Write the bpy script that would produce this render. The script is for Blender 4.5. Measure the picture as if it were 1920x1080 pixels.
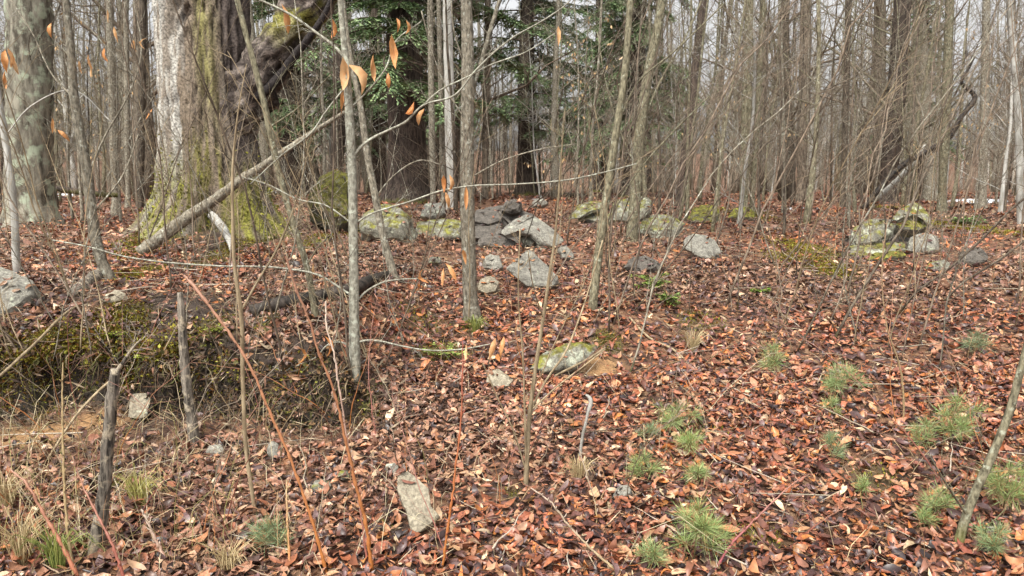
import bpy, math, random
import numpy as np
from mathutils import Vector

# ------------------------------------------------------------------ scene, camera, sky, sun
for o in list(bpy.data.objects): bpy.data.objects.remove(o)
SC = bpy.context.scene
COL = SC.collection
CAMZ, PITCH, FPX = 1.6, math.radians(7.8), 1423.0
cam = bpy.data.cameras.new('camera'); camo = bpy.data.objects.new('camera', cam); COL.objects.link(camo)
camo.location = (0, 0, CAMZ); camo.rotation_euler = (math.pi/2 - PITCH, 0, 0)
cam.sensor_width = 36; cam.lens = FPX/1920*36; cam.clip_start = .05; cam.clip_end = 2000
SC.camera = camo
SUN_EL, SUN_AZ = math.radians(58), math.radians(205)      # azimuth clockwise from +Y
W = bpy.data.worlds.new('World'); SC.world = W; W.use_nodes = True
nt = W.node_tree; nt.nodes.clear()
sky = nt.nodes.new('ShaderNodeTexSky'); sky.sky_type = 'NISHITA'; sky.sun_disc = False
sky.sun_elevation = SUN_EL; sky.sun_rotation = SUN_AZ; sky.dust_density = 6; sky.air_density = 1; sky.ozone_density = 1
hs = nt.nodes.new('ShaderNodeHueSaturation'); hs.inputs['Saturation'].default_value = .06
bg = nt.nodes.new('ShaderNodeBackground'); bg.inputs[1].default_value = .14
wo = nt.nodes.new('ShaderNodeOutputWorld')
nt.links.new(sky.outputs[0], hs.inputs['Color']); nt.links.new(hs.outputs[0], bg.inputs[0]); nt.links.new(bg.outputs[0], wo.inputs[0])
sl = bpy.data.lights.new('sun', 'SUN'); sl.energy = 1.5; sl.angle = math.radians(16); sl.color = (1, .93, .80)
so = bpy.data.objects.new('sun', sl); COL.objects.link(so)
sd = Vector((math.sin(SUN_AZ)*math.cos(SUN_EL), math.cos(SUN_AZ)*math.cos(SUN_EL), math.sin(SUN_EL)))
so.rotation_euler = sd.to_track_quat('Z', 'Y').to_euler(); so.location = (0, -5, 12)
SC.view_settings.view_transform = 'Standard'; SC.view_settings.look = 'None'
SC.view_settings.exposure = 1.08; SC.view_settings.gamma = 1
SC.render.engine = 'CYCLES'

# ------------------------------------------------------------------ numeric helpers
R = np.random.default_rng(7)
random.seed(7)
def sstep(a, b, x):
    t = np.clip((x-a)/(b-a), 0, 1); return t*t*(3-2*t)
_L = R.random((64, 64, 64)).astype(np.float32)
def vnoise(p):
    p = np.asarray(p, float); i = np.floor(p).astype(int); f = p-i; f = f*f*(3-2*f); i &= 63; j = (i+1) & 63
    x0, y0, z0 = i[..., 0], i[..., 1], i[..., 2]; x1, y1, z1 = j[..., 0], j[..., 1], j[..., 2]
    fx, fy, fz = f[..., 0], f[..., 1], f[..., 2]
    a = _L[x0, y0, z0]*(1-fx)+_L[x1, y0, z0]*fx; b = _L[x0, y1, z0]*(1-fx)+_L[x1, y1, z0]*fx
    c = _L[x0, y0, z1]*(1-fx)+_L[x1, y0, z1]*fx; d = _L[x0, y1, z1]*(1-fx)+_L[x1, y1, z1]*fx
    return ((a*(1-fy)+b*fy)*(1-fz)+(c*(1-fy)+d*fy)*fz)*2-1
def fbm(p, o=4):
    p = np.asarray(p, float); s = 0; a = 1; t = 0
    for k in range(o):
        s = s+a*vnoise(p*(2**k)+k*17.3); t += a; a *= .5
    return s/t
def n2(x, y, s, o=3, z=0.0):
    x = np.asarray(x, float); y = np.asarray(y, float); x, y = np.broadcast_arrays(x, y)
    return fbm(np.stack([x*s+100, y*s+100, np.full(x.shape, z)+50], -1), o)

# ------------------------------------------------------------------ terrain height
YS = np.array([-20, 0, 2, 3, 4, 4.7, 5.5, 7, 9, 11, 14, 18, 25, 40, 60, 80, 110, 150, 200, 300, 600])
ZS = np.array([-.2, -.18, -.17, -.12, .04, .17, .33, .59, .79, .92, 1.04, 1.1, 1.15, 1.17, 1.15, 1.2, 2.6, 6.2, 9.5, 14, 22])
_yd = np.linspace(-20, 600, 12401); _zd = np.interp(_yd, YS, ZS)
_near = np.convolve(np.pad(_zd, 12, 'edge'), np.ones(25)/25, 'valid'); _zd = _near
LY = np.array([4.4, 4.74, 5.2, 6, 7.5, 9, 12, 17]); LZ = np.array([.1, .5, .66, .78, .85, .92, 1.0, 1.09])
def stepy(x): return 4.62+.1*np.sin(x*2.3+1)+.05*np.sin(x*6.1)+.035*np.sin(x*15+1)+.025*np.sin(x*31)
def stepw(x): return .12+.34*np.exp(-((x+1.6)/.36)**2)+.05*np.sin(x*5+2)**2
def leftw(x): return 1-sstep(-1.3, -.6, x)
def H(x, y):
    x = np.asarray(x, float); y = np.asarray(y, float)
    z = np.interp(y, _yd, _zd)
    tgt = np.interp(y-(stepy(x)-4.66), LY, LZ)
    on = sstep(0, 1, (y-stepy(x))/stepw(x))*(1-sstep(11, 17, y))
    z = z+leftw(x)*on*(np.maximum(tgt-z, 0)+.035*n2(x, y, 5, 2, 7)*(y < 5.6))
    z = z+.14*np.exp(-((x+3.6)**2+(y-9.1)**2)/1.1)
    z = z+.14*np.exp(-((x+2.75)**2/.9+(y-5.5)**2/.22))*leftw(x)
    z = z+leftw(x)*np.exp(-((y-stepy(x)-.2)/.55)**2)*(.045*n2(x, y, 7, 3, 11)+.02*n2(x, y, 19, 2, 12))
    far = sstep(3, 14, y)
    z = z+n2(x, y, .45, 3)*(.05+.07*far)+n2(x, y, 2.1, 2, 3)*.022
    z = z+sstep(60, 200, y)*n2(x, y, .02, 2, 8)*2
    z = z+.10*np.exp(-((x-.62)**2/.5+(y-6.15)**2/.12))        # little scarp behind the mossy overhanging stone
    z = z-.03*np.exp(-((x-.55)**2/.12+(y-5.35)**2/.02))
    return z
def ray(px, py):
    u = (px-960)/FPX; v = (540-py)/FPX
    return np.array([u, math.cos(PITCH)+v*math.sin(PITCH), -math.sin(PITCH)+v*math.cos(PITCH)])
def P(px, py, d):
    r = ray(px, py); return np.array([0, 0, CAMZ])+r*(d/r[1])
def G(px, py):
    r = ray(px, py); r = r/r[1]; t = np.concatenate([np.arange(2, 12, .01), np.arange(12, 60, .05)])
    below = CAMZ+r[2]*t < H(r[0]*t, t)
    k = int(np.argmax(below)) if below.any() else len(t)-1
    return np.array([r[0]*t[k], t[k], float(H(r[0]*t[k], t[k]))])
def pxm(d): return d/FPX      # metres per photo pixel at depth d

# ------------------------------------------------------------------ mesh building
class MB:
    def __init__(s): s.v = []; s.t = []; s.q = []; s.c = []; s.n = 0
    def add(s, V, T=None, Q=None, c=(1, 1, 1)):
        V = np.asarray(V, float).reshape(-1, 3)
        if T is not None and len(T): s.t.append(np.asarray(T, int).reshape(-1, 3)+s.n)
        if Q is not None and len(Q): s.q.append(np.asarray(Q, int).reshape(-1, 4)+s.n)
        c = np.asarray(c, float); c = np.broadcast_to(c, (len(V), 3)) if c.ndim == 1 else c
        s.v.append(V); s.c.append(c); s.n += len(V)
    def tube(s, pts, rad, sides=6, c=(1, 1, 1), rough=0.0, cap=True):
        pts = np.asarray(pts, float); n = len(pts); rad = np.broadcast_to(np.asarray(rad, float), (n,))
        tg = np.gradient(pts, axis=0); tg /= np.linalg.norm(tg, axis=1)[:, None]+1e-9
        m = tg.mean(0); ref = np.eye(3)[int(np.argmin(np.abs(m)))]
        a = np.cross(tg, ref); a /= np.linalg.norm(a, axis=1)[:, None]+1e-9; b = np.cross(tg, a)
        th = np.linspace(0, 2*np.pi, sides, endpoint=False)
        ring = a[:, None]*np.cos(th)[None, :, None]+b[:, None]*np.sin(th)[None, :, None]
        rr = rad[:, None]*np.ones(sides)[None]
        if rough: rr = rr*(1+rough*R.uniform(-1, 1, (n, sides)))
        V = (pts[:, None]+ring*rr[..., None]).reshape(-1, 3)
        i = np.arange(n-1)[:, None]*sides; j = np.arange(sides)[None]; k = (j+1) % sides
        Q = np.stack([i+j, i+k, i+sides+k, i+sides+j], -1).reshape(-1, 4)
        T = []
        if cap:
            V = np.vstack([V, pts[:1], pts[-1:]]); e = n*sides
            jj = np.arange(sides); kk = (jj+1) % sides
            T = np.vstack([np.stack([kk, jj, np.full(sides, e)], -1), np.stack([jj+(n-1)*sides, kk+(n-1)*sides, np.full(sides, e+1)], -1)])
        s.add(V, T, Q, c)
    def cards(s, p, d, nrm, L, Wd, col, fold=0.0):     # folded diamond leaves, vectorised
        p = np.asarray(p, float); n = len(p)
        if n == 0: return
        d = np.asarray(d, float)/(np.linalg.norm(d, axis=1)[:, None]+1e-9); sdv = np.cross(d, nrm); sdv /= np.linalg.norm(sdv, axis=1)[:, None]+1e-9
        up = np.cross(sdv, d); L = np.broadcast_to(L, (n,))[:, None]; Wd = np.broadcast_to(Wd, (n,))[:, None]
        V = np.stack([p, p+d*L*.5+sdv*Wd*.5+up*fold*Wd, p+d*L, p+d*L*.5-sdv*Wd*.5+up*fold*Wd], 1).reshape(-1, 3)
        b = np.arange(n)[:, None]*4
        s.add(V, np.concatenate([b+np.array([0, 1, 2]), b+np.array([0, 2, 3])]), None, np.repeat(np.broadcast_to(col, (n, 3)), 4, 0))
    def mesh(s, name, smooth=True):
        me = bpy.data.meshes.new(name); V = np.vstack(s.v); me.vertices.add(len(V)); me.vertices.foreach_set('co', V.astype(np.float32).ravel())
        T = np.vstack(s.t) if s.t else np.zeros((0, 3), int); Q = np.vstack(s.q) if s.q else np.zeros((0, 4), int)
        me.loops.add(T.size+Q.size); me.loops.foreach_set('vertex_index', np.concatenate([T.ravel(), Q.ravel()]).astype(np.int32))
        me.polygons.add(len(T)+len(Q))
        me.polygons.foreach_set('loop_start', np.concatenate([np.arange(len(T))*3, T.size+np.arange(len(Q))*4]).astype(np.int32))
        me.polygons.foreach_set('use_smooth', np.full(len(T)+len(Q), smooth, bool))
        me.update(calc_edges=True)
        at = me.color_attributes.new('Col', 'FLOAT_COLOR', 'POINT'); C = np.ones((len(V), 4), np.float32); C[:, :3] = np.vstack(s.c)
        at.data.foreach_set('color', C.ravel())
        return me
    def obj(s, name, mat, parent=None, smooth=True, loc=None):
        me = s.mesh(name, smooth); me.materials.append(mat); o = bpy.data.objects.new(name, me); COL.objects.link(o)
        if parent is not None:
            o.parent = parent; o.location = -np.array(parent.location) if loc is None else loc
        elif loc is not None: o.location = loc
        return o
def tag(o, label=None, cat=None, group=None, kind=None):
    if label: o['label'] = label
    if cat: o['category'] = cat
    if group: o['group'] = group
    if kind: o['kind'] = kind
    return o
def thing(name, loc, label, cat, group=None):
    o = bpy.data.objects.new(name, None); COL.objects.link(o); o.location = [float(v) for v in loc]; o.empty_display_size = .1
    return tag(o, label, cat, group)
def copy_tree(o, parent=None):
    c = o.copy(); COL.objects.link(c); c.parent = parent
    for ch in list(o.children): copy_tree(ch, c)
    return c
def smooth_path(pts, n):
    pts = np.asarray(pts, float)
    if len(pts) < 3:
        t = np.linspace(0, 1, n)[:, None]; return pts[0]*(1-t)+pts[-1]*t
    seg = np.concatenate([[0], np.cumsum(np.linalg.norm(np.diff(pts[:, :3], axis=0), axis=1))]); m = np.gradient(pts, seg, axis=0)
    out = []
    for s in np.linspace(0, seg[-1], n):
        k = min(int(np.searchsorted(seg, s, 'right'))-1, len(pts)-2); h = seg[k+1]-seg[k]; u = (s-seg[k])/h
        out.append((2*u**3-3*u*u+1)*pts[k]+(u**3-2*u*u+u)*h*m[k]+(-2*u**3+3*u*u)*pts[k+1]+(u**3-u*u)*h*m[k+1])
    return np.array(out)

# ------------------------------------------------------------------ materials
def newmat(name):
    m = bpy.data.materials.new(name); m.use_nodes = True; nt = m.node_tree; b = nt.nodes['Principled BSDF']; return m, nt, b
def N(nt, t, **k):
    n = nt.nodes.new(t)
    for a, v in k.items():
        if a in n.inputs: n.inputs[a].default_value = v
        else: setattr(n, a, v)
    return n
def ramp(nt, stops):
    r = nt.nodes.new('ShaderNodeValToRGB'); e = r.color_ramp.elements
    while len(e) < len(stops): e.new(.5)
    for i, (p, c) in enumerate(stops): e[i].position = p; e[i].color = (*c, 1)
    return r
def mix(nt, a, b, f, mode='MIX'):
    n = nt.nodes.new('ShaderNodeMixRGB'); n.blend_type = mode
    for s, v in ((n.inputs[0], f), (n.inputs[1], a), (n.inputs[2], b)):
        if hasattr(v, 'links') or hasattr(v, 'is_linked'): nt.links.new(v, s)
        elif isinstance(v, (int, float)): s.default_value = v
        else: s.default_value = (*v, 1)
    return n.outputs[0]
def colmat(name, rough=.6, spec=.4, var=.25, scale=40, trans=0.0, bump=0.0):
    """colour comes from the mesh's own colour attribute, broken up by fine noise"""
    m, nt, b = newmat(name); a = N(nt, 'ShaderNodeAttribute', attribute_name='Col'); tc = N(nt, 'ShaderNodeTexCoord')
    no = N(nt, 'ShaderNodeTexNoise', Scale=scale, Detail=4.0); nt.links.new(tc.outputs['Object'], no.inputs['Vector'])
    mr = N(nt, 'ShaderNodeMapRange'); mr.inputs[1].default_value = .3; mr.inputs[2].default_value = .7; mr.inputs[3].default_value = 1-var; mr.inputs[4].default_value = 1+var
    nt.links.new(no.outputs[0], mr.inputs[0])
    o = mix(nt, a.outputs[0], mr.outputs[0], 1.0, 'MULTIPLY'); nt.links.new(o, b.inputs['Base Color'])
    b.inputs['Roughness'].default_value = rough; b.inputs['Specular IOR Level'].default_value = spec
    if bump:
        bp = N(nt, 'ShaderNodeBump', Strength=bump, Distance=.01); nt.links.new(no.outputs[0], bp.inputs['Height']); nt.links.new(bp.outputs[0], b.inputs['Normal'])
    return m
def bark(name, dark, light, lichen=None, lich_amt=.5, scale=14, moss_h=0.0, moss=(.14, .15, .02), bump=.6, tint=.25, stretch=.22, rough=.85):
    m, nt, b = newmat(name); tc = N(nt, 'ShaderNodeTexCoord')
    mp = N(nt, 'ShaderNodeMapping'); mp.inputs['Scale'].default_value = (1, 1, stretch); nt.links.new(tc.outputs['Object'], mp.inputs[0])
    oi = N(nt, 'ShaderNodeObjectInfo'); nt.links.new(oi.outputs['Random'], mp.inputs['Location'])
    n1 = N(nt, 'ShaderNodeTexNoise', Scale=float(scale), Detail=7.0, Roughness=.65); nt.links.new(mp.outputs[0], n1.inputs['Vector'])
    r1 = ramp(nt, [(.38, dark), (.5, tuple((np.array(dark)+np.array(light))/2)), (.62, light)]); nt.links.new(n1.outputs[0], r1.inputs[0])
    c = r1.outputs[0]
    if lichen:
        n2_ = N(nt, 'ShaderNodeTexNoise', Scale=scale*.45, Detail=5.0, Roughness=.6); nt.links.new(tc.outputs['Object'], n2_.inputs['Vector'])
        r2 = ramp(nt, [(lich_amt, (0, 0, 0)), (lich_amt+.1, (1, 1, 1))]); nt.links.new(n2_.outputs[0], r2.inputs[0]); c = mix(nt, c, lichen, r2.outputs[0])
    if moss_h > 0:
        sx = N(nt, 'ShaderNodeSeparateXYZ'); nt.links.new(tc.outputs['Object'], sx.inputs[0])
        n3 = N(nt, 'ShaderNodeTexNoise', Scale=6.0, Detail=5.0); nt.links.new(tc.outputs['Object'], n3.inputs['Vector'])
        ma = N(nt, 'ShaderNodeMath', operation='MULTIPLY_ADD'); nt.links.new(n3.outputs[0], ma.inputs[0]); ma.inputs[1].default_value = moss_h*3; ma.inputs[2].default_value = -moss_h*.7
        mb = N(nt, 'ShaderNodeMath', operation='SUBTRACT'); nt.links.new(ma.outputs[0], mb.inputs[0]); nt.links.new(sx.outputs[2], mb.inputs[1])
        mr = N(nt, 'ShaderNodeMapRange'); mr.inputs[1].default_value = -.05; mr.inputs[2].default_value = .15; nt.links.new(mb.outputs[0], mr.inputs[0]); c = mix(nt, c, moss, mr.outputs[0])
    if tint:
        mr = N(nt, 'ShaderNodeMapRange'); mr.inputs[3].default_value = 1-tint; mr.inputs[4].default_value = 1+tint; nt.links.new(oi.outputs['Random'], mr.inputs[0]); c = mix(nt, c, mr.outputs[0], 1.0, 'MULTIPLY')
    nt.links.new(c, b.inputs['Base Color']); b.inputs['Roughness'].default_value = rough; b.inputs['Specular IOR Level'].default_value = .25
    if bump:
        bp = N(nt, 'ShaderNodeBump', Strength=bump, Distance=.02); nt.links.new(n1.outputs[0], bp.inputs['Height']); nt.links.new(bp.outputs[0], b.inputs['Normal'])
    return m
M = {}
M['beech'] = bark('beech_bark', (.15, .14, .11), (.38, .37, .3), (.47, .49, .4), .55, 55, .06, bump=.3, tint=.05, stretch=.5)
M['grey'] = bark('grey_bark', (.085, .074, .055), (.31, .276, .212), (.42, .42, .35), .57, 55, .05, tint=.2, stretch=.4)
M['olive'] = bark('olive_bark', (.07, .062, .04), (.26, .235, .155), (.35, .36, .27), .58, 50, .05, tint=.2, stretch=.4)
M['brown'] = bark('brown_bark', (.042, .032, .024), (.18, .146, .108), (.27, .26, .21), .61, 34, .05, tint=.3)
M['dark'] = bark('dark_bark', (.025, .019, .015), (.10, .075, .06), (.16, .16, .13), .66, 18, .1, tint=.2, bump=.8)
M['pale'] = bark('pale_bark', (.24, .23, .2), (.5, .49, .45), (.12, .11, .09), .62, 14, .04, tint=.12)
M['tan'] = bark('tan_stem', (.17, .125, .075), (.36, .285, .18), None, 0, 40, 0, bump=.2, tint=.25)
M['twig'] = bark('twig_bark', (.075, .056, .041), (.235, .182, .133), None, 0, 30, 0, bump=0, tint=.35)
M['rotten'] = bark('weathered_dead_wood', (.028, .024, .02), (.3, .26, .21), (.4, .34, .25), .52, 45, 0, stretch=.1, tint=.1, bump=1.0)
M['charred'] = bark('charred_wet_log', (.008, .007, .006), (.07, .055, .045), (.13, .11, .09), .63, 20, 0, tint=.05, bump=.8, rough=.55)
M['cane'] = colmat('cane_skin', .5, .4, .2, 60)
M['leaf'] = colmat('dead_leaf', .4, .45, .4, 70)
M['needle'] = colmat('needle', .55, .35, .25, 8)
M['moss'] = colmat('moss_growth', .9, .1, .25, 14)
M['bigbark'] = colmat('old_tree_bark', .85, .2, .62, 42, bump=1.0)
M['root'] = colmat('root_skin', .8, .2, .3, 40)
M['far'] = colmat('far_bark', .9, .1, .25, 3)
# single leaves take one of the litter's colours per object
m, nt, b = newmat('single_dead_leaf'); oi = N(nt, 'ShaderNodeObjectInfo'); tc = N(nt, 'ShaderNodeTexCoord')
rp = ramp(nt, [(0, (.05, .024, .02)), (.2, (.13, .05, .032)), (.4, (.28, .10, .045)), (.55, (.2, .09, .06)), (.7, (.38, .16, .07)), (.88, (.33, .19, .12)), (1, (.5, .33, .19))])
nt.links.new(oi.outputs['Random'], rp.inputs[0]); no = N(nt, 'ShaderNodeTexNoise', Scale=30.0, Detail=4.0); nt.links.new(tc.outputs['Object'], no.inputs['Vector'])
mr = N(nt, 'ShaderNodeMapRange'); mr.inputs[1].default_value = .3; mr.inputs[2].default_value = .7; mr.inputs[3].default_value = .6; mr.inputs[4].default_value = 1.3; nt.links.new(no.outputs[0], mr.inputs[0])
nt.links.new(mix(nt, rp.outputs[0], mr.outputs[0], 1.0, 'MULTIPLY'), b.inputs['Base Color']); b.inputs['Roughness'].default_value = .4
M['oneleaf'] = m
m, nt, b = newmat('clinging_beech_leaf'); oi0 = N(nt, 'ShaderNodeObjectInfo'); tc = N(nt, 'ShaderNodeTexCoord'); wv = N(nt, 'ShaderNodeTexNoise', Scale=5.0, Detail=5.0); nt.links.new(tc.outputs['Object'], wv.inputs['Vector']); oi = N(nt, 'ShaderNodeMath', operation='MULTIPLY_ADD'); nt.links.new(wv.outputs[0], oi.inputs[0]); oi.inputs[1].default_value = 1.3; ob_ = N(nt, 'ShaderNodeMath', operation='MULTIPLY_ADD'); nt.links.new(oi0.outputs['Random'], ob_.inputs[0]); ob_.inputs[1].default_value = .7; ob_.inputs[2].default_value = -.5; nt.links.new(ob_.outputs[0], oi.inputs[2])
rp = ramp(nt, [(0, (.5, .18, .05)), (.45, (.66, .32, .12)), (1, (.78, .52, .28))]); nt.links.new(oi.outputs[0], rp.inputs[0]); nt.links.new(rp.outputs[0], b.inputs['Base Color'])
b.inputs['Roughness'].default_value = .6; b.inputs['Subsurface Weight'].default_value = .0
tr = N(nt, 'ShaderNodeBsdfTranslucent'); nt.links.new(rp.outputs[0], tr.inputs[0]); ms = N(nt, 'ShaderNodeMixShader'); ms.inputs[0].default_value = .35
nt.links.new(b.outputs[0], ms.inputs[1]); nt.links.new(tr.outputs[0], ms.inputs[2]); nt.links.new(ms.outputs[0], nt.nodes['Material Output'].inputs[0])
M['beechleaf'] = m
def rockmat(name, dark, light, moss=.0, lichen=.6):
    m, nt, b = newmat(name); tc = N(nt, 'ShaderNodeTexCoord'); oi = N(nt, 'ShaderNodeObjectInfo')
    va = N(nt, 'ShaderNodeVectorMath', operation='ADD'); nt.links.new(tc.outputs['Object'], va.inputs[0])
    sc = N(nt, 'ShaderNodeMath', operation='MULTIPLY'); sc.inputs[1].default_value = 30; nt.links.new(oi.outputs['Random'], sc.inputs[0]); nt.links.new(sc.outputs[0], va.inputs[1])
    n1 = N(nt, 'ShaderNodeTexNoise', Scale=16.0, Detail=9.0, Roughness=.7); nt.links.new(va.outputs[0], n1.inputs['Vector'])
    r1 = ramp(nt, [(.3, dark), (.5, tuple((np.array(dark)*.45+np.array(light)*.55))), (.72, light)]); nt.links.new(n1.outputs[0], r1.inputs[0])
    n2_ = N(nt, 'ShaderNodeTexNoise', Scale=7.0, Detail=8.0, Roughness=.7); nt.links.new(va.outputs[0], n2_.inputs['Vector'])
    r2 = ramp(nt, [(lichen, (0, 0, 0)), (lichen+.06, (1, 1, 1))]); nt.links.new(n2_.outputs[0], r2.inputs[0]); c = mix(nt, r1.outputs[0], (.42, .44, .34), r2.outputs[0])
    vo = N(nt, 'ShaderNodeTexNoise', Scale=60.0, Detail=3.0); nt.links.new(va.outputs[0], vo.inputs['Vector'])
    r4 = ramp(nt, [(.35, (.55, .55, .55)), (.6, (1.15, 1.15, 1.15))]); nt.links.new(vo.outputs[0], r4.inputs[0]); c = mix(nt, c, r4.outputs[0], .8, 'MULTIPLY')
    if moss > 0:
        ge = N(nt, 'ShaderNodeNewGeometry'); sx = N(nt, 'ShaderNodeSeparateXYZ'); nt.links.new(ge.outputs['Normal'], sx.inputs[0])
        n3 = N(nt, 'ShaderNodeTexNoise', Scale=9.0, Detail=9.0, Roughness=.68); nt.links.new(va.outputs[0], n3.inputs['Vector'])
        ad = N(nt, 'ShaderNodeMath', operation='MULTIPLY_ADD'); nt.links.new(sx.outputs[2], ad.inputs[0]); ad.inputs[1].default_value = .22; nt.links.new(n3.outputs[0], ad.inputs[2])
        r3 = ramp(nt, [(max(0, 1.0-moss*.6-.05), (0, 0, 0)), (min(1, 1.0-moss*.6+.08), (1, 1, 1))]); nt.links.new(ad.outputs[0], r3.inputs[0])
        rm = ramp(nt, [(.36, (.045, .036, .012)), (.5, (.13, .12, .022)), (.64, (.25, .25, .04))]); nt.links.new(n1.outputs[0], rm.inputs[0]); c = mix(nt, c, rm.outputs[0], r3.outputs[0])
    nt.links.new(c, b.inputs['Base Color']); b.inputs['Roughness'].default_value = .75; b.inputs['Specular IOR Level'].default_value = .3
    bp = N(nt, 'ShaderNodeBump', Strength=.9, Distance=.02); nt.links.new(n1.outputs[0], bp.inputs['Height']); nt.links.new(bp.outputs[0], b.inputs['Normal'])
    return m
M['stone'] = rockmat('grey_sandstone', (.09, .083, .07), (.33, .315, .265), 0, .57)
M['stone_warm'] = rockmat('tan_sandstone', (.16, .135, .095), (.4, .355, .265), 0, .6)
M['stone_dark'] = rockmat('dark_slab', (.03, .026, .022), (.17, .15, .128), 0, .66)
M['stone_moss'] = rockmat('half_mossy_stone', (.06, .055, .045), (.3, .29, .23), .56, .54)
M['stone_mossy'] = rockmat('thickly_mossy_stone', (.05, .046, .036), (.24, .23, .18), .86, .6)

# ------------------------------------------------------------------ ground
m, nt, b = newmat('forest_soil'); tc = N(nt, 'ShaderNodeTexCoord'); a = N(nt, 'ShaderNodeAttribute', attribute_name='Col')
vo = N(nt, 'ShaderNodeTexVoronoi', Scale=24.0); nt.links.new(tc.outputs['Object'], vo.inputs['Vector'])
sp = N(nt, 'ShaderNodeSeparateColor'); nt.links.new(vo.outputs['Color'], sp.inputs[0])
rp = ramp(nt, [(0, (.03, .016, .011)), (.3, (.1, .042, .022)), (.6, (.18, .075, .035)), (.85, (.26, .13, .065)), (1, (.34, .21, .12))]); nt.links.new(sp.outputs[0], rp.inputs[0])
no = N(nt, 'ShaderNodeTexNoise', Scale=22.0, Detail=8.0, Roughness=.7); nt.links.new(tc.outputs['Object'], no.inputs['Vector'])
r2 = ramp(nt, [(.3, (.45, .45, .45)), (.7, (1.5, 1.5, 1.5))]); nt.links.new(no.outputs[0], r2.inputs[0])
soil = mix(nt, a.outputs[0], r2.outputs[0], 1.0, 'MULTIPLY')
lf = mix(nt, soil, rp.outputs[0], a.outputs['Alpha']); nt.links.new(lf, b.inputs['Base Color']); b.inputs['Roughness'].default_value = .85
bp = N(nt, 'ShaderNodeBump', Strength=.7, Distance=.03); nt.links.new(no.outputs[0], bp.inputs['Height']); nt.links.new(bp.outputs[0], b.inputs['Normal'])
M['soil'] = m
rows = np.concatenate([np.arange(-12, 1.6, .5), np.arange(1.6, 4.4, .05), np.arange(4.4, 5.1, .016), np.arange(5.1, 9, .045), np.arange(9, 16, .09), np.geomspace(16, 600, 110)])
cu = np.linspace(-1, 1, 560); cu = np.sign(cu)*np.abs(cu)**1.15
Yg, Ug = np.meshgrid(rows, cu, indexing='ij'); Xg = Ug*(np.maximum(Yg, 2)*.95+4)
Zg = H(Xg, Yg)
ts = (Yg-stepy(Xg))/stepw(Xg); push = leftw(Xg)*np.where(stepw(Xg) < .2, .26, .05)*np.sin(np.pi*np.clip(ts*.9+.05, 0, 1))*(.6+.6*n2(Xg, Yg*0, 1.7, 2))
Yg2 = Yg+np.maximum(push, 0)
def patch(x, y, lst):
    w = np.zeros_like(np.asarray(x, float))
    for (cx, cy, rx, ry, amt) in lst:
        w = np.maximum(w, amt*np.clip(1.6-1.6*np.sqrt(((x-cx)/rx)**2+((y-cy)/ry)**2)+.5*n2(x, y, 3.1, 2, 2), 0, 1))
    return w
def gp(px, py, wpx, hpx, amt=1.0):
    g = G(px, py); g2 = G(px, py-hpx/2); g1 = G(px, py+hpx/2); return (g[0], g[1], wpx/2*pxm(g[1]), max(.05, (g2[1]-g1[1])/2), amt)
SOIL_GAPSHADE = [gp(70, 815, 300, 70), gp(190, 790, 160, 50), gp(1120, 690, 130, 50), gp(330, 610, 300, 170, 1), gp(450, 690, 330, 120, 1), gp(600, 650, 240, 110, .75), gp(440, 450, 190, 70, .9), gp(250, 535, 200, 50, .6), gp(930, 450, 130, 60, 1), gp(1000, 462, 90, 26, 1), gp(1110, 405, 110, 24, 1), gp(1190, 412, 90, 16, 1), gp(1710, 420, 90, 26, 1), gp(1640, 462, 120, 30, 1), gp(1060, 695, 120, 24, 1),  # bare soil; patches under raised slabs put the gaps' shade into ground colour
         gp(1090, 880, 110, 90, .45), gp(620, 930, 60, 60, .5), gp(690, 720, 120, 60, .8), gp(860, 570, 160, 90, .35)]
MOSSP = [gp(120, 640, 320, 110), gp(30, 690, 200, 90), gp(230, 590, 150, 60, .8), gp(400, 620, 100, 90, .7), gp(420, 690, 160, 70, .6), gp(270, 690, 90, 60, .8), gp(570, 690, 200, 60, .5),
         gp(240, 520, 120, 50, .7), gp(290, 448, 150, 40, .9), gp(480, 440, 90, 40, .7), gp(500, 600, 60, 30, .9), gp(1140, 640, 90, 60), gp(790, 600, 130, 70, .45), gp(820, 665, 140, 50, .7), gp(890, 610, 70, 30, .8),
         gp(1500, 465, 130, 45, .9), gp(1550, 500, 110, 50, .8), gp(1480, 490, 100, 40, .6), gp(1340, 820, 110, 50, .5), gp(1420, 1010, 160, 90, .6), gp(1650, 900, 150, 80, .45),
         gp(720, 425, 130, 50, .7), gp(1380, 400, 120, 26, .7), gp(1900, 440, 60, 50, .9), gp(1700, 395, 120, 20, .9), gp(690, 780, 140, 60, .5), gp(1740, 960, 140, 60, .35),
         gp(1820, 430, 110, 40, .7), gp(700, 1000, 120, 80, .3), gp(600, 450, 60, 30, .7), gp(960, 930, 50, 40, .6), gp(1310, 600, 140, 60, .45)]
def soil_gapshade_w(x, y): return patch(x, y, SOIL_GAPSHADE)
def mossw(x, y): return patch(x, y, MOSSP)
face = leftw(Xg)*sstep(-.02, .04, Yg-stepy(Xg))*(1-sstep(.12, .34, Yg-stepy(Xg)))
sw = soil_gapshade_w(Xg, Yg); mw = mossw(Xg, Yg)
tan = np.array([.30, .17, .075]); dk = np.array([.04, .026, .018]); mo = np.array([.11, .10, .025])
tw = patch(Xg, Yg, [SOIL_GAPSHADE[0], SOIL_GAPSHADE[1], SOIL_GAPSHADE[2]])[..., None]
c = dk+(tan-dk)*tw; c = c*(1-.75*mw[..., None])+mo*.75*mw[..., None]
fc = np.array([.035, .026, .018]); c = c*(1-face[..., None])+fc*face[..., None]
alpha = np.clip(1-np.maximum(np.maximum(sw, mw), face)*1.4, 0, 1)*(.55+.25*sstep(2, 9, Yg))
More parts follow.
